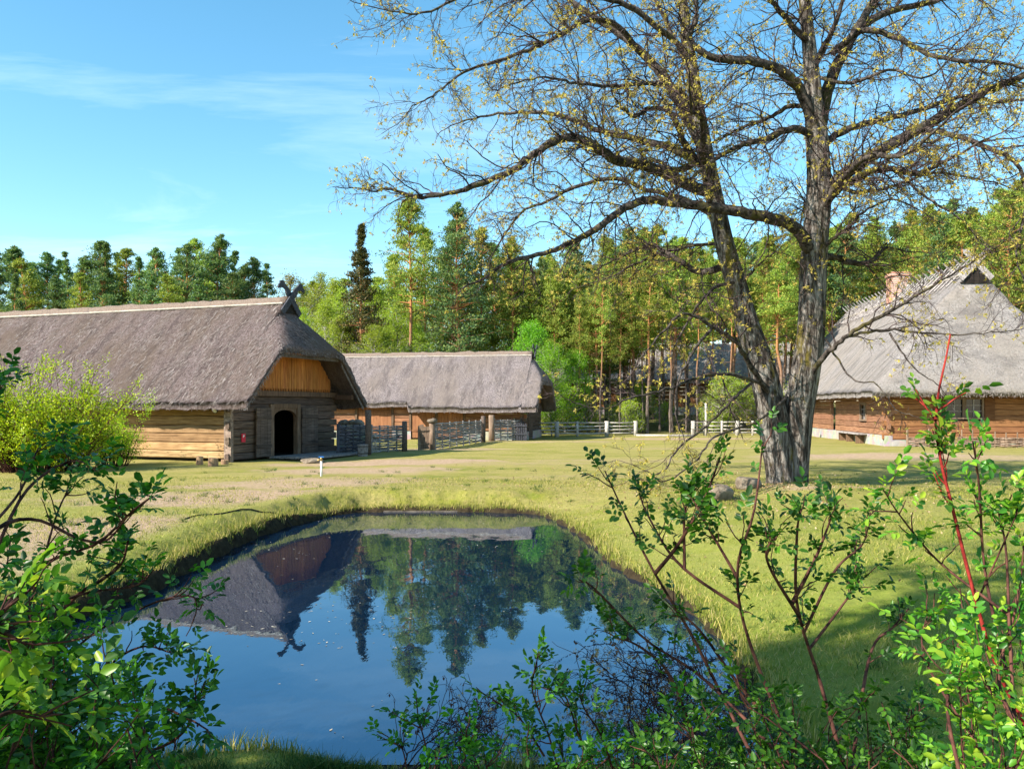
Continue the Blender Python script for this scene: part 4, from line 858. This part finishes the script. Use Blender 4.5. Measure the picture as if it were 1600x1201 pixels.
for i, (px, ty, Yd, lb) in enumerate([(836,500,61,'bright green leafy tree just right of the long low building'),(862,530,58,'vivid lime leafy tree leaning over the stable gable'),(900,545,63,'lower bright green tree behind the left rail fence'),(828,480,68,'darker green leafy tree behind the stable gable')]):
    x_, Hh = at_px(px, ty, Yd); plant('leafy_tree', MA[i % 2], x_, Yd, Hh/10*.85, random.uniform(0, 6.28), lb, 'tree', None, Hh/10)
for i, (px, ty, Yd) in enumerate([(1125,590,63),(1150,600,64),(1105,615,66),(990,625,63),(960,632,64),(1035,628,70),(915,610,63),(885,600,62),(1180,610,66),(1010,600,74),(860,620,60),(1240,600,64)]):
    x_, Hh = at_px(px, ty, Yd); plant('understory_bush', UB[i % 2 if i > 2 else 0], x_, Yd, Hh/3.6, random.uniform(0, 6.28), 'yellow green young bush among the trunks behind the rail fences', 'bush', 'bushes under the forest edge', Hh/3.6)
# trees left of and behind the viewer; they throw the broken shade over the foreground
for i, (x_, y_, Hh, lb) in enumerate([(-8.4, .4, 12.5, 'pine left of the viewpoint shading the near bushes')]):
    plant('pine_tree', PD[i], x_, y_, Hh/17, 1+i, lb, 'tree', None, Hh/17)
plant('leafy_tree', MA[0], -4.9, 1.1, .72, .5, 'low leafy tree left of the viewpoint', 'tree', None, .72)
plant('leafy_tree', MA[1], -6.9, .9, .9, 2.5, 'taller leafy tree farther left of the viewpoint', 'tree', None, .9)
plant('pine_tree', PA[2], -6.0, 3.2, .95, 2.5, 'pine standing left of the viewpoint shading the right bank', 'tree', None, .9)
# ------------------------------------------------------------ the big oak by the pond
OY = 20.6
def limb(pts, r0, r1, S=8, m=6, pw=1.0, dens=.34):
    """pts: (px, py, depth offset)"""
    P = crs([dp(x, y, OY+dy) for x, y, dy in pts], m); t = np.linspace(0, 1, len(P))**pw; return P, r0*(1-t)+r1*t
rng = np.random.default_rng(77)
oak = tag(empty('oak_tree', gp(1230, 768)), 'big two stemmed oak with dark spreading limbs and tiny new leaves', 'tree')
O0 = np.array(oak.location)
# trunk: one lofted surface up to the fork, stems above
def stem(pts, S=26, m=7, amp=.10):
    P = crs([(*dp(x, y, OY+dy), r) for x, y, dy, r in pts], m); C = P[:, :3]-O0; R = P[:, 3]
    T = nrm(np.gradient(C, axis=0)); A = nrm(np.cross(T, np.array([0, 1., 0]))); B = np.cross(A, T); a = np.arange(S)*2*np.pi/S
    zz = np.cumsum(np.r_[0, np.linalg.norm(np.diff(C, axis=0), axis=1)])[:, None]
    flare = 1+amp*(.5*np.sin(a*7+zz*.5)+.5*np.sin(a*11-zz*.35+1)+.35*np.sin(a*3+zz*.9))*np.ones_like(zz)+.40*np.exp(-zz*3.2)*(.35+.65*np.maximum(0, np.sin(a*5+.6)))
    V = C[:, None]+R[:, None, None]*flare[:, :, None]*(A[:, None]*np.cos(a)[:, None]+B[:, None]*np.sin(a)[:, None])
    i = np.arange(len(C)*S).reshape(len(C), S); Fq = np.stack([i[:-1], np.roll(i[:-1], -1, 1), np.roll(i[1:], -1, 1), i[1:]], -1).reshape(-1, 4)
    return V.reshape(-1, 3), Fq
tv = VB()
tv.add(*stem([(1224, 790, 0, .42), (1223, 765, 0, .37), (1220, 735, 0, .345), (1213, 690, 0, .36), (1207, 650, 0, .345), (1196, 600, .1, .33), (1183, 555, .15, .31), (1165, 500, .2, .28), (1149, 440, .3, .26), (1132, 380, .4, .235), (1117, 310, .4, .215), (1103, 240, .4, .19), (1090, 170, .3, .17), (1080, 100, .2, .145), (1070, 30, 0, .12), (1060, -60, 0, .09), (1048, -180, 0, .04)], amp=.07))
tv.add(*stem([(1240, 790, .1, .40), (1240, 765, .1, .36), (1241, 735, .1, .34), (1243, 690, .1, .355), (1248, 640, .05, .345), (1256, 590, 0, .34), (1264, 540, 0, .325), (1268, 490, 0, .32), (1270, 430, 0, .325), (1274, 380, 0, .31), (1279, 320, 0, .30), (1280, 270, 0, .285), (1276, 210, 0, .265), (1271, 150, 0, .21), (1265, 80, 0, .17), (1258, 10, 0, .14), (1250, -80, 0, .10), (1244, -200, 0, .05)], amp=.07))
tv.build('trunk', M['oakbark'], oak, True)
LB = [
 ([(1283,330,0),(1300,290,-.2),(1345,255,-.5),(1400,222,-.8),(1455,192,-1),(1510,160,-1.2),(1560,135,-1.3),(1610,115,-1.5),(1700,85,-2),(1800,60,-2)], .21, .05),
 ([(1278,215,0),(1295,135,.3),(1320,80,.5),(1345,35,.7),(1372,-10,1),(1400,-80,1.3),(1420,-150,1.4)], .20, .05),
 ([(1282,225,.0),(1330,200,.4),(1390,185,.7),(1450,168,1),(1510,150,1.2),(1560,160,1.5),(1620,150,1.8)], .11, .03),
 ([(1272,200,0),(1250,140,-.3),(1215,108,-.6),(1170,95,-.9),(1110,88,-1),(1078,62,-1.1),(1088,25,-1.2),(1085,-40,-1.2)], .16, .05),
 ([(1275,215,0),(1240,200,-.4),(1195,218,-.7),(1155,228,-.9),(1115,250,-1.1),(1085,275,-1.3),(1050,300,-1.5)], .11, .025),
 ([(1272,175,.0),(1240,165,.3),(1200,185,.6),(1160,200,.9),(1120,220,1.1)], .08, .03),
 ([(1270,395,-.1),(1240,355,-.5),(1200,340,-.9),(1150,330,-1.1),(1100,322,-1.2),(1050,316,-1.3),(1005,314,-1.4),(965,332,-1.5),(930,358,-1.6),(900,375,-1.7),(860,393,-1.8),(800,408,-2),(765,428,-2)], .18, .04),
 ([(1115,300,.4),(1080,292,.0),(1040,272,-.5),(1000,256,-1),(960,250,-1.5),(925,226,-1.9),(890,215,-2.1),(850,230,-2.3),(810,260,-2.5),(770,280,-2.6),(720,298,-2.8),(660,308,-3),(610,296,-3.1),(580,300,-3.2)], .18, .02),
 ([(1102,235,.4),(1062,162,.8),(1035,118,1),(1005,85,1.2),(970,55,1.5),(930,28,1.8),(880,-8,2),(830,-50,2.2)], .17, .06),
 ([(1108,262,.4),(1050,232,1),(990,216,1.5),(935,203,1.9),(880,182,2.2),(830,175,2.5),(780,178,2.8),(720,190,3)], .13, .025),
 ([(1000,82,1.2),(960,38,.7),(915,32,.2),(885,50,0),(835,75,-.3),(780,95,-.5),(725,113,-.8),(675,150,-1),(640,170,-1.1)], .09, .015),
 ([(1125,345,.4),(1070,312,.9),(1010,296,1.4),(960,278,1.7),(900,292,2),(860,312,2.2),(815,332,2.4),(785,372,2.6),(765,410,2.7)], .09, .02),
 ([(1340,45,.7),(1390,18,.9),(1450,5,1.1),(1520,-15,1.3),(1600,-40,1.5)], .12, .04),
 ([(1300,85,.3),(1345,48,-.3),(1400,58,-.8),(1450,85,-1.2),(1500,95,-1.5),(1560,98,-1.8),(1620,112,-2)], .10, .025),
 ([(1440,200,-.9),(1490,212,-1.6),(1545,232,-2),(1590,258,-2.3),(1603,320,-2.5),(1588,390,-2.6),(1600,440,-2.7)], .085, .018),
 ([(1258,600,-.1),(1285,560,-.5),(1320,528,-.9),(1365,500,-1.2),(1410,475,-1.5),(1460,445,-1.8),(1510,415,-2),(1545,395,-2.2)], .085, .015),
 ([(1325,525,-.9),(1380,515,-1.2),(1440,520,-1.5),(1510,522,-1.8),(1590,516,-2.1)], .045, .012),
 ([(1390,520,-1.3),(1405,545,-1.5),(1430,575,-1.7),(1470,605,-1.9),(1490,640,-2)], .03, .008),
 ([(1290,530,-.3),(1330,590,-1),(1370,600,-1.4),(1400,640,-1.7),(1430,650,-1.9)], .03, .008),
 ([(1205,620,-.1),(1175,575,-.6),(1150,535,-1),(1115,512,-1.4),(1070,490,-1.8),(1035,520,-2.2),(1000,560,-2.4)], .085, .015),
 ([(1112,512,-1.4),(1085,545,-2),(1062,590,-2.4),(1055,640,-2.6),(1068,680,-2.7)], .045, .012),
 ([(1150,440,.2),(1115,450,-.5),(1085,485,-1),(1062,525,-1.3),(1045,560,-1.5)], .06, .012),
 ([(1195,600,-.2),(1140,585,-1.2),(1090,590,-2),(1040,610,-2.6),(990,620,-3),(940,640,-3.2),(890,625,-3.4)], .055, .010),
 ([(1185,590,-.2),(1150,620,-1.4),(1105,665,-2.4),(1060,700,-3),(1030,740,-3.2),(990,725,-3.4)], .045, .008),
 ([(1230,620,-.3),(1180,660,-1.5),(1120,680,-2.5),(1085,720,-3.2),(1040,752,-3.6),(1010,735,-3.8)], .04, .008),
 ([(1275,400,-.1),(1300,375,-.3),(1330,352,-.5),(1350,330,-.6),(1395,312,-.8),(1440,330,-1)], .07, .012),
 ([(1080,110,.2),(1050,55,.6),(1025,0,.9),(1010,-60,1.1)], .09, .03),
 ([(1264,70,0),(1225,25,-.4),(1185,-25,-.7),(1150,-80,-1)], .10, .03),
 ([(1266,110,0),(1300,50,-.4),(1320,-10,-.7),(1330,-70,-1)], .09, .03),
 ([(1090,180,.3),(1060,140,-.5),(1010,130,-1.2),(960,135,-1.8),(900,130,-2.3),(850,120,-2.7),(790,135,-3)], .08, .015),
 ([(1050,60,-1.0),(980,10,-1.5),(900,-10,-1.9),(820,-5,-2.2),(740,-10,-2.5),(660,20,-2.8),(600,15,-3)], .08, .015),
 ([(1130,380,.4),(1080,385,1),(1020,400,1.6),(960,430,2),(900,450,2.4)], .06, .012),
 ([(1300,285,0),(1340,300,.8),(1400,290,1.5),(1460,270,2.1),(1530,280,2.6),(1600,300,3)], .07, .015),
 ([(1345,250,-.4),(1395,265,-1.2),(1450,310,-1.9),(1500,340,-2.4),(1540,380,-2.7)], .05, .012),
 ([(1276,120,0),(1330,130,-.8),(1390,110,-1.5),(1450,120,-2.1),(1520,60,-2.6)], .06, .012),
 ([(1150,450,.3),(1180,420,-.3),(1210,395,-.8),(1235,400,-1.2)], .04, .01),
]
for a, l in ((0.5, 3.6), (1.3, 4.2), (1.9, 4.6), (2.5, 3.8), (-1.3, 4.4), (-1.9, 4.2), (-.7, 3.8), (-2.4, 3.6)):   # limbs reaching away from and towards the viewer
    z0 = random.uniform(5.2, 8.5); pz = HY-(z0-CZ)*F/OY; x0, y0, _ = dp(np.interp(pz, [200, 270, 430, 500], [1276, 1280, 1270, 1268]) if abs(a) < 1.6 else np.interp(pz, [170, 240, 310, 380, 440, 500], [1090, 1103, 1117, 1132, 1149, 1165]), pz, OY+(0 if abs(a) < 1.6 else .35)); pts = []
    for q in range(6):
        t = q/5; pts.append((x0+math.cos(a)*l*t, y0+math.sin(a)*l*t+.2*math.sin(q*2), z0+1.6*t-.9*t*t+.25*math.sin(q*1.7+a)))
    LB.append((pts, .12, .02, 1))
lv = VB(); limbs = []
for e in LB:
    if len(e) == 4: P = crs(e[0], 6); t = np.linspace(0, 1, len(P)); R = e[1]*(1-t)+e[2]*t
    else: P, R = limb(e[0], e[1], e[2])
    R = R*.88; P = P-O0; P[1:] += rng.normal(size=P[1:].shape)*.012; K = len(P); lv.tubes(P[None], R[None], 9 if R[0] > .08 else 6); limbs.append((P, R))
for pts in ([(1103,240),(1060,-60)], [(1280,270),(1250,-80)]):   # the stem tops carry branches too
    P = np.array([dp(x, y, OY) for x, y in pts]); P = P[0]+(P[1]-P[0])*np.linspace(0, 1, 12)[:, None]; limbs.append((P-O0, np.linspace(.1, .05, 12)))
lv.build('limb', M['limb'], oak, True)
# three generations of finer wood
S1 = []; D1 = []; L1 = []; R1 = []
for P, R in limbs:
    Ls = np.linalg.norm(np.diff(P, axis=0), axis=1).sum(); n = int(Ls/.24*((.3 if P[-1, 2] < 2.2 else .75) if P[:, 2].mean() < 5.0 else 1.35))
    st, d, pi, t = spawn(resamp(P, 24)[None], n, .12, 1.0, .5, 1.25)
    S1.append(st); D1.append(d+np.array([0, 0, .12])); k = (t*(len(R)-1)).astype(int); L1.append(rng.uniform(.55, 1.9, n)*(1.1-.55*t)*min(1.15, .45+Ls/5)); R1.append(np.minimum(.020, R[k]*.4))
    S1.append(P[-1:]); D1.append((P[-1]-P[-2])[None]); L1.append(np.array([.9])); R1.append(R[-1:]*.95)
S1, D1, L1, R1 = map(np.concatenate, (S1, D1, L1, R1))
low = S1[:, 2] < 3.6; L1[low] *= .75
P1, Q1 = grow(S1, D1, L1, R1, R1*.3+.003, 9, .20, -.01)
bv = VB(); bv.tubes(P1, Q1, 5)
s2, d2, pi, t = spawn(P1, 7, .12, 1.0, .5, 1.1); L2 = np.minimum(1.15, L1[pi]*rng.uniform(.35, .8, len(s2)))*(1.1-.5*t)
P2, Q2 = grow(s2, d2, L2, np.minimum(.0075, Q1[pi, 4]*.5), np.full(len(s2), .0028), 6, .22, -.02); bv.tubes(P2, Q2, 3)
s3, d3, pi, t = spawn(P2, 3, .2, 1.0, .4, 1.0); s3 = np.concatenate([s3, P1[:, -1]]); d3 = np.concatenate([d3, P1[:, -1]-P1[:, -2]])
P3, Q3 = grow(s3, d3, rng.uniform(.10, .34, len(s3)), (.0035), .0024, 4, .22, -.02); bv.tubes(P3, Q3, 3)
bv.build('branches', M['twig'], oak)
ends = np.concatenate([P3[:, -1], P2[:, -1]]); ed = np.concatenate([P3[:, -1]-P3[:, -2], P2[:, -1]-P2[:, -2]])
keep = rng.uniform(0, 1, len(ends)) < .34; ends, ed = ends[keep], nrm(ed[keep]); m_ = 9
C = np.repeat(ends, m_, 0)+rng.normal(size=(len(ends)*m_, 3))*.013; Dn = nrm(np.repeat(ed, m_, 0)*.4+rng.normal(size=C.shape)*.8+np.array([0, 0, -.45]))
sz = np.repeat(rng.uniform(.55, 1.25, len(ends)), m_)*rng.uniform(.6, 1.2, len(C)); bb = VB(); bb.add(*cards(C, Dn, .068*sz, .026*sz)); bb.build('new_leaves', M['bud'], oak)
print('oak twigs', len(P2), len(P3), 'buds', len(ends))
# ------------------------------------------------------------ shrubs
def bush_mass(name, c, rad, hgt, n_st, nleaf, ls, mat, smat, label, group=None):
    b = tag(empty(name, c), label, 'shrub', group); vb_ = VB(); n = n_st
    a = rng.uniform(0, 6.283, n); sp_ = rng.uniform(0, 1, n)**.6; st = np.stack([np.cos(a)*sp_*.35*rad[0], np.sin(a)*sp_*.35*rad[1], 0*a-.1], -1)
    d = np.stack([np.cos(a)*sp_*.75*rad[0]/hgt, np.sin(a)*sp_*.75*rad[1]/hgt, 1+0*a], -1)
    P, R = grow(st, d, hgt*rng.uniform(.45, 1.2, n)*(1+.22*np.sin(a*3+1)), .02, .005, 8, .10, .02); vb_.tubes(P, R, 4)
    s2, d2, pi, t = spawn(P, 9, .2, 1, .4, 1.1); P2, R2 = grow(s2, d2, rng.uniform(.25, .75, len(s2)), .007, .003, 5, .2, .05); vb_.tubes(P2, R2, 3); vb_.build('stems', M[smat], b)
    q = rng.integers(0, len(P2), nleaf); k = rng.integers(1, 5, nleaf); C = P2[q, k]+rng.normal(size=(nleaf, 3))*.07; lf = VB(); lf.add(*cards(C, rdir(nleaf)+np.array([0, 0, .5]), rng.uniform(.7, 1.3, nleaf)*ls, rng.uniform(.5, .8, nleaf)*ls)); lf.build('leaves', M[mat], b)
    return b
cx, cy, _ = gp(60, 738); bush_mass('spirea_bush', (cx-.4, cy+.6, 0), (3.2, 2.2), 2.75, 230, 40000, .075, 'lime', 'cane', 'large lime yellow leafy bush in front of the big barn wall')
cx, cy, _ = gp(190, 730); bush_mass('spirea_bush', (cx-.7, cy+.8, 0), (1.3, 1.2), 1.75, 45, 9000, .055, 'lime', 'cane', 'small lime green bush at the right end of the larger one')
def shrub(name, label, Yr, base, canes, poly=None, nfill=0, hump=.25, lsz=(.05, .085), leaf='rose', cane='cane', r=.0055, side=.11, up=.25, sidel=(.03, .13), leafy=True, tmax=1.0, nl=5, slen=1.0, redc=()):
    """canes: lists of (px, py[, Y]) traced from the photo, given their own distance; fill canes run from the base area to points of poly"""
    o = tag(empty(name, base), label, 'shrub'); B0 = np.array(o.location); allP = []; rads = []
    for c in canes:
        Yc = sum(Yr)/2; Ys = lambda p: (p[2] if len(p) > 2 else Yc+.22*(Yr[1]-Yr[0])*(math.sin(p[0]/70)+math.cos(p[1]/95+p[0]/160)))
        P = crs([dp(p[0], p[1], Ys(p)) for p in c], 5)
        if c[0][1] < 1140 and allP and c[0][0] > 0:      # side cane: start on the nearest earlier cane
            A_ = np.concatenate([q[:14] for q in allP])+B0; px_ = 800+F*A_[:, 0]/A_[:, 1]; py_ = HY-F*(A_[:, 2]-CZ)/A_[:, 1]
            j = np.argmin((px_-c[0][0])**2+(py_-c[0][1])**2+1.5*np.maximum(0, c[0][1]-py_)**2); P = crs(np.vstack([A_[j:j+1], [dp(p[0], p[1], Ys(p)) for p in c[1:]]]), 5)
        allP.append(resamp(P, 18)-B0); rads.append(r*rng.uniform(1.0, 1.5))
    pg = np.array(poly) if poly is not None else None; cnt_ = 0; tries = 0
    while cnt_ < nfill and tries < 20000:
        tries += 1; px = rng.uniform(pg[:, 0].min(), pg[:, 0].max()); py = rng.uniform(pg[:, 1].min(), pg[:, 1].max()); ins = False
        for (x0, y0), (x1, y1) in zip(pg, np.roll(pg, -1, 0)):
            if (y0 > py) != (y1 > py) and px < (x1-x0)*(py-y0)/(y1-y0)+x0: ins = not ins
        if not ins: continue
        Yc = rng.uniform(*Yr); T = np.array(dp(px, py, Yc)); bx2 = B0[0]+rng.normal()*.35+(T[0]-B0[0])*rng.uniform(.3, .8); by2 = Yc+rng.normal()*.2
        bz = float(height(np.array([bx2]), np.array([by2]), np.array([5.]))[0])-.05; S_ = np.array([bx2, by2, bz])
        if T[2] < bz+.12: continue
        mid = (S_*.45+T*.55)+np.array([rng.normal()*.08, rng.normal()*.08, hump*abs(T[2]-bz)*rng.uniform(.2, 1)])
        t = np.linspace(0, 1, 14)[:, None]; P = S_*(1-t)**2+2*mid*t*(1-t)+T*t*t; P[1:] += np.cumsum(rng.normal(size=(13, 3))*.008, 0); allP.append(resamp(P, 18)-B0); rads.append(r*rng.uniform(.6, 1.1)); cnt_ += 1
    P = np.stack(allP); R = np.array(rads)[:, None]*(1-.65*np.linspace(0, 1, 18)); sv_ = VB(); sv_.tubes(P, R, 6)
    ns = int(1/side)
    if not leafy: sv_.build('stems', M[cane], o); return o
    s2, d2, pi, t = spawn(P, ns, .25, tmax, .4, 1.0); P2, R2 = grow(s2, d2+np.array([0, 0, up]), rng.uniform(*sidel, len(s2))*slen, .0026, .0014, 6, .16, .05); sv_.tubes(P2, R2, 4)
    sv_.build('stems', M[cane], o)
    lf = VB(); st = np.concatenate([P2[:, -1], P2[:, 3], P2[:, 2], P[:, -1], P[:, -2], P[:, -3], P[:, -1]]); d = np.concatenate([P2[:, -1]-P2[:, -2], d2, -d2+np.array([0, 0, .6]), P[:, -1]-P[:, -2], rdir(len(P))+np.array([0, 0, .5]), rdir(len(P))+np.array([0, 0, .5]), rdir(len(P))+np.array([0, 0, .5])])
    if not leafy: return o
    k = (rng.uniform(0, 1, len(st)) < .92)&((tmax == 1)|(np.arange(len(st)) < 3*len(P2))); st, d = st[k], d[k]; compound(lf, st, nrm(d), rng.uniform(*lsz, len(st))*.88, nl); lf.build('leaves', M[leaf], o, True); return o
rng = np.random.default_rng(5)
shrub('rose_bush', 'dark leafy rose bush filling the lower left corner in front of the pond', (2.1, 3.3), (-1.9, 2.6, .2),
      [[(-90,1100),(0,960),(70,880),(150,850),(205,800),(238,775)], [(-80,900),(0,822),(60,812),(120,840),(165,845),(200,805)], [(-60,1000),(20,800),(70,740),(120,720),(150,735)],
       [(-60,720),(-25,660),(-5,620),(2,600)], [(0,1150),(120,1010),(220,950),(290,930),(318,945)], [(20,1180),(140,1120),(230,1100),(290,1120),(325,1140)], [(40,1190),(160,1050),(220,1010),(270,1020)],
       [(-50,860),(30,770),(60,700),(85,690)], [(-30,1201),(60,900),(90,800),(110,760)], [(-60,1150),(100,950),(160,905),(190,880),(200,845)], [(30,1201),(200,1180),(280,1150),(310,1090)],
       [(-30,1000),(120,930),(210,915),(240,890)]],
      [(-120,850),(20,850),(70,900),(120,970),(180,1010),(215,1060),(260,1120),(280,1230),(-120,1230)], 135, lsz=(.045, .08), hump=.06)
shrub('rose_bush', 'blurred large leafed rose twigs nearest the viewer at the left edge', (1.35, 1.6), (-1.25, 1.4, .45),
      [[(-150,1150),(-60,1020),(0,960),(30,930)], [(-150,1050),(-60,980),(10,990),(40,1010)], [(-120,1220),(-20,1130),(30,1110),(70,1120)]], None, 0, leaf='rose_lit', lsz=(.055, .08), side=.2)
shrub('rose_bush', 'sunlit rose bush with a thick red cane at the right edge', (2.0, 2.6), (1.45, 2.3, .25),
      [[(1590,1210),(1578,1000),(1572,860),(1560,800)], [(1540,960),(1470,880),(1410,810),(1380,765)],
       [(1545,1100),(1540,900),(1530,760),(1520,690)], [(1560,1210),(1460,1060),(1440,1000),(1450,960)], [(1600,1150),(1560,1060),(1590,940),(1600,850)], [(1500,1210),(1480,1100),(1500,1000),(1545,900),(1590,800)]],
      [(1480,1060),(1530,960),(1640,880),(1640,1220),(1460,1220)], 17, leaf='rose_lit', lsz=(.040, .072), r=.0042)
shrub('rose_cane', 'thick bright red rose cane with a bare tip standing above the right rose bush', (2.3, 2.35), (1.5, 2.5, .25), [[(1640,1201,2.4),(1560,1050,2.4),(1520,920,2.4),(1490,800,2.4),(1470,720,2.4),(1462,660,2.4),(1467,610,2.4),(1478,560,2.4),(1485,522,2.4)]], cane='redcane', r=.0052, leaf='rose_lit', lsz=(.04, .07), side=.07, tmax=.68)
shrub('rose_bush', 'tall open rose bush with many dark canes between pond and right lawn', (2.6, 3.5), (1.0, 3.0, .15),
      [[(1190,1210),(1130,1090),(1080,990),(1020,890),(975,800),(945,735)], [(1250,1200),(1170,1000),(1152,890),(1178,800),(1192,690)], [(1320,1201),(1280,1060),(1246,950),(1245,840),(1250,800)],
       [(1250,990),(1305,890),(1348,850),(1360,800)], [(1150,960),(1060,880),(1010,800),(1000,770)], [(1020,880),(1060,850),(1100,780),(1125,715)], [(1240,1201),(1100,1060),(1010,1000),(930,920),(905,905)],
       [(1100,1200),(1050,1060),(1000,1010),(960,995)], [(1180,900),(1110,830),(1090,800)], [(1246,960),(1200,880),(1205,840)], [(1330,1201),(1360,1020),(1395,980),(1420,950)], [(1270,1000),(1320,940),(1345,905)],
       [(1300,1201),(1180,1100),(1090,980),(1050,960)], [(1235,940),(1275,870),(1300,805)], [(1050,900),(1070,800),(1085,770)]],
      [(1040,1120),(1120,1080),(1250,1030),(1330,1050),(1460,1080),(1500,1220),(1000,1220)], 58, lsz=(.042, .072), r=.006)
shrub('rose_bush', 'low rose shoots rising alone over the blue water at bottom centre', (2.7, 3.2), (.12, 2.9, .15),
      [[(880,1230),(858,1150),(832,1080),(836,1040)], [(850,1180),(815,1125),(785,1102)], [(930,1210),(905,1150),(885,1090),(868,1080)], [(960,1210),(940,1150),(915,1110),(905,1085)], [(930,1201),(990,1150),(1040,1130),(1060,1090)]],
      [(820,1150),(1000,1130),(1060,1220),(800,1220)], 12, lsz=(.04, .065), r=.004)
shrub('rose_bush', 'small rose seedlings at the bottom edge left of the blue water shoots', (2.9, 3.3), (-.25, 3.1, .15),
      [[(640,1240),(632,1180),(622,1160)], [(680,1240),(664,1160),(655,1130)], [(730,1240),(725,1190),(735,1150)], [(770,1240),(760,1200),(790,1170)]], [(690,1165),(780,1165),(790,1210),(690,1210)], 7, lsz=(.04, .065), r=.0035, side=.2)
def deadbush(base_px, poly, Yc, n, label):
    o = tag(empty('dry_shrub', base_px), label, 'shrub'); B0 = np.array(o.location); pg = np.array(poly); vb_ = VB(); P = []
    for i in range(n):
        w = rng.dirichlet(np.ones(len(pg))*.7); px, py = w@pg; Yt = Yc+rng.normal()*.25; T = np.array(dp(px, py, Yt)); S_ = B0+np.array([rng.normal()*.2, rng.normal()*.12, 0]); mid = (S_+T)/2+np.array([rng.normal()*.1, 0, .25*(T[2]-S_[2])+.05])
        t = np.linspace(0, 1, 14)[:, None]; q = S_*(1-t)**2+2*mid*t*(1-t)+T*t*t; q[1:] += np.cumsum(rng.normal(size=(13, 3))*.012, 0); P.append(q-B0)
    P = np.stack(P); vb_.tubes(P, np.tile(.0055*(1-.6*np.linspace(0, 1, 14)), (n, 1)), 4)
    s2, d2, pi, t = spawn(P, 9, .3, 1, .4, 1.1); P2, R2 = grow(s2, d2, rng.uniform(.12, .4, len(s2)), .0028, .0018, 7, .22, -.03); vb_.tubes(P2, R2, 3)
    s3, d3, pi, t = spawn(P2, 3, .3, 1, .4, 1.1); P3, R3 = grow(s3, d3, rng.uniform(.05, .16, len(s3)), .0018, .0014, 5, .25, -.08); vb_.tubes(P3, R3, 3); vb_.build('stems', M['deadtwig'], o)
    e = P3[:, -1]; e = e[rng.uniform(0, 1, len(e)) < .35]; C = np.repeat(e, 5, 0)+rng.normal(size=(len(e)*5, 3))*.006; lf = VB(); lf.add(*cards(C, rdir(len(C))+np.array([0, 0, -.7]), .026, .013)); lf.build('seed_heads', M['seed'], o)
rng = np.random.default_rng(9)
b = dp(1080, 1185, 4.9); deadbush((b[0], b[1], float(height(np.array([b[0]]), np.array([b[1]]))[0])), [(1000,1010),(890,1050),(870,1070),(1100,1020),(1150,1060),(950,1120),(1180,1150),(1010,1090)], 4.9, 17, 'dry brown twiggy shrub with seed heads hanging over the blue water')
b = dp(700, 1195, 5.2); deadbush((b[0], b[1], float(height(np.array([b[0]]), np.array([b[1]]))[0])), [(685,1090),(640,1150),(790,1130),(760,1110),(700,1120),(800,1150),(650,1180)], 5.2, 8, 'small dry twiggy shrub with seed heads at the bottom centre')
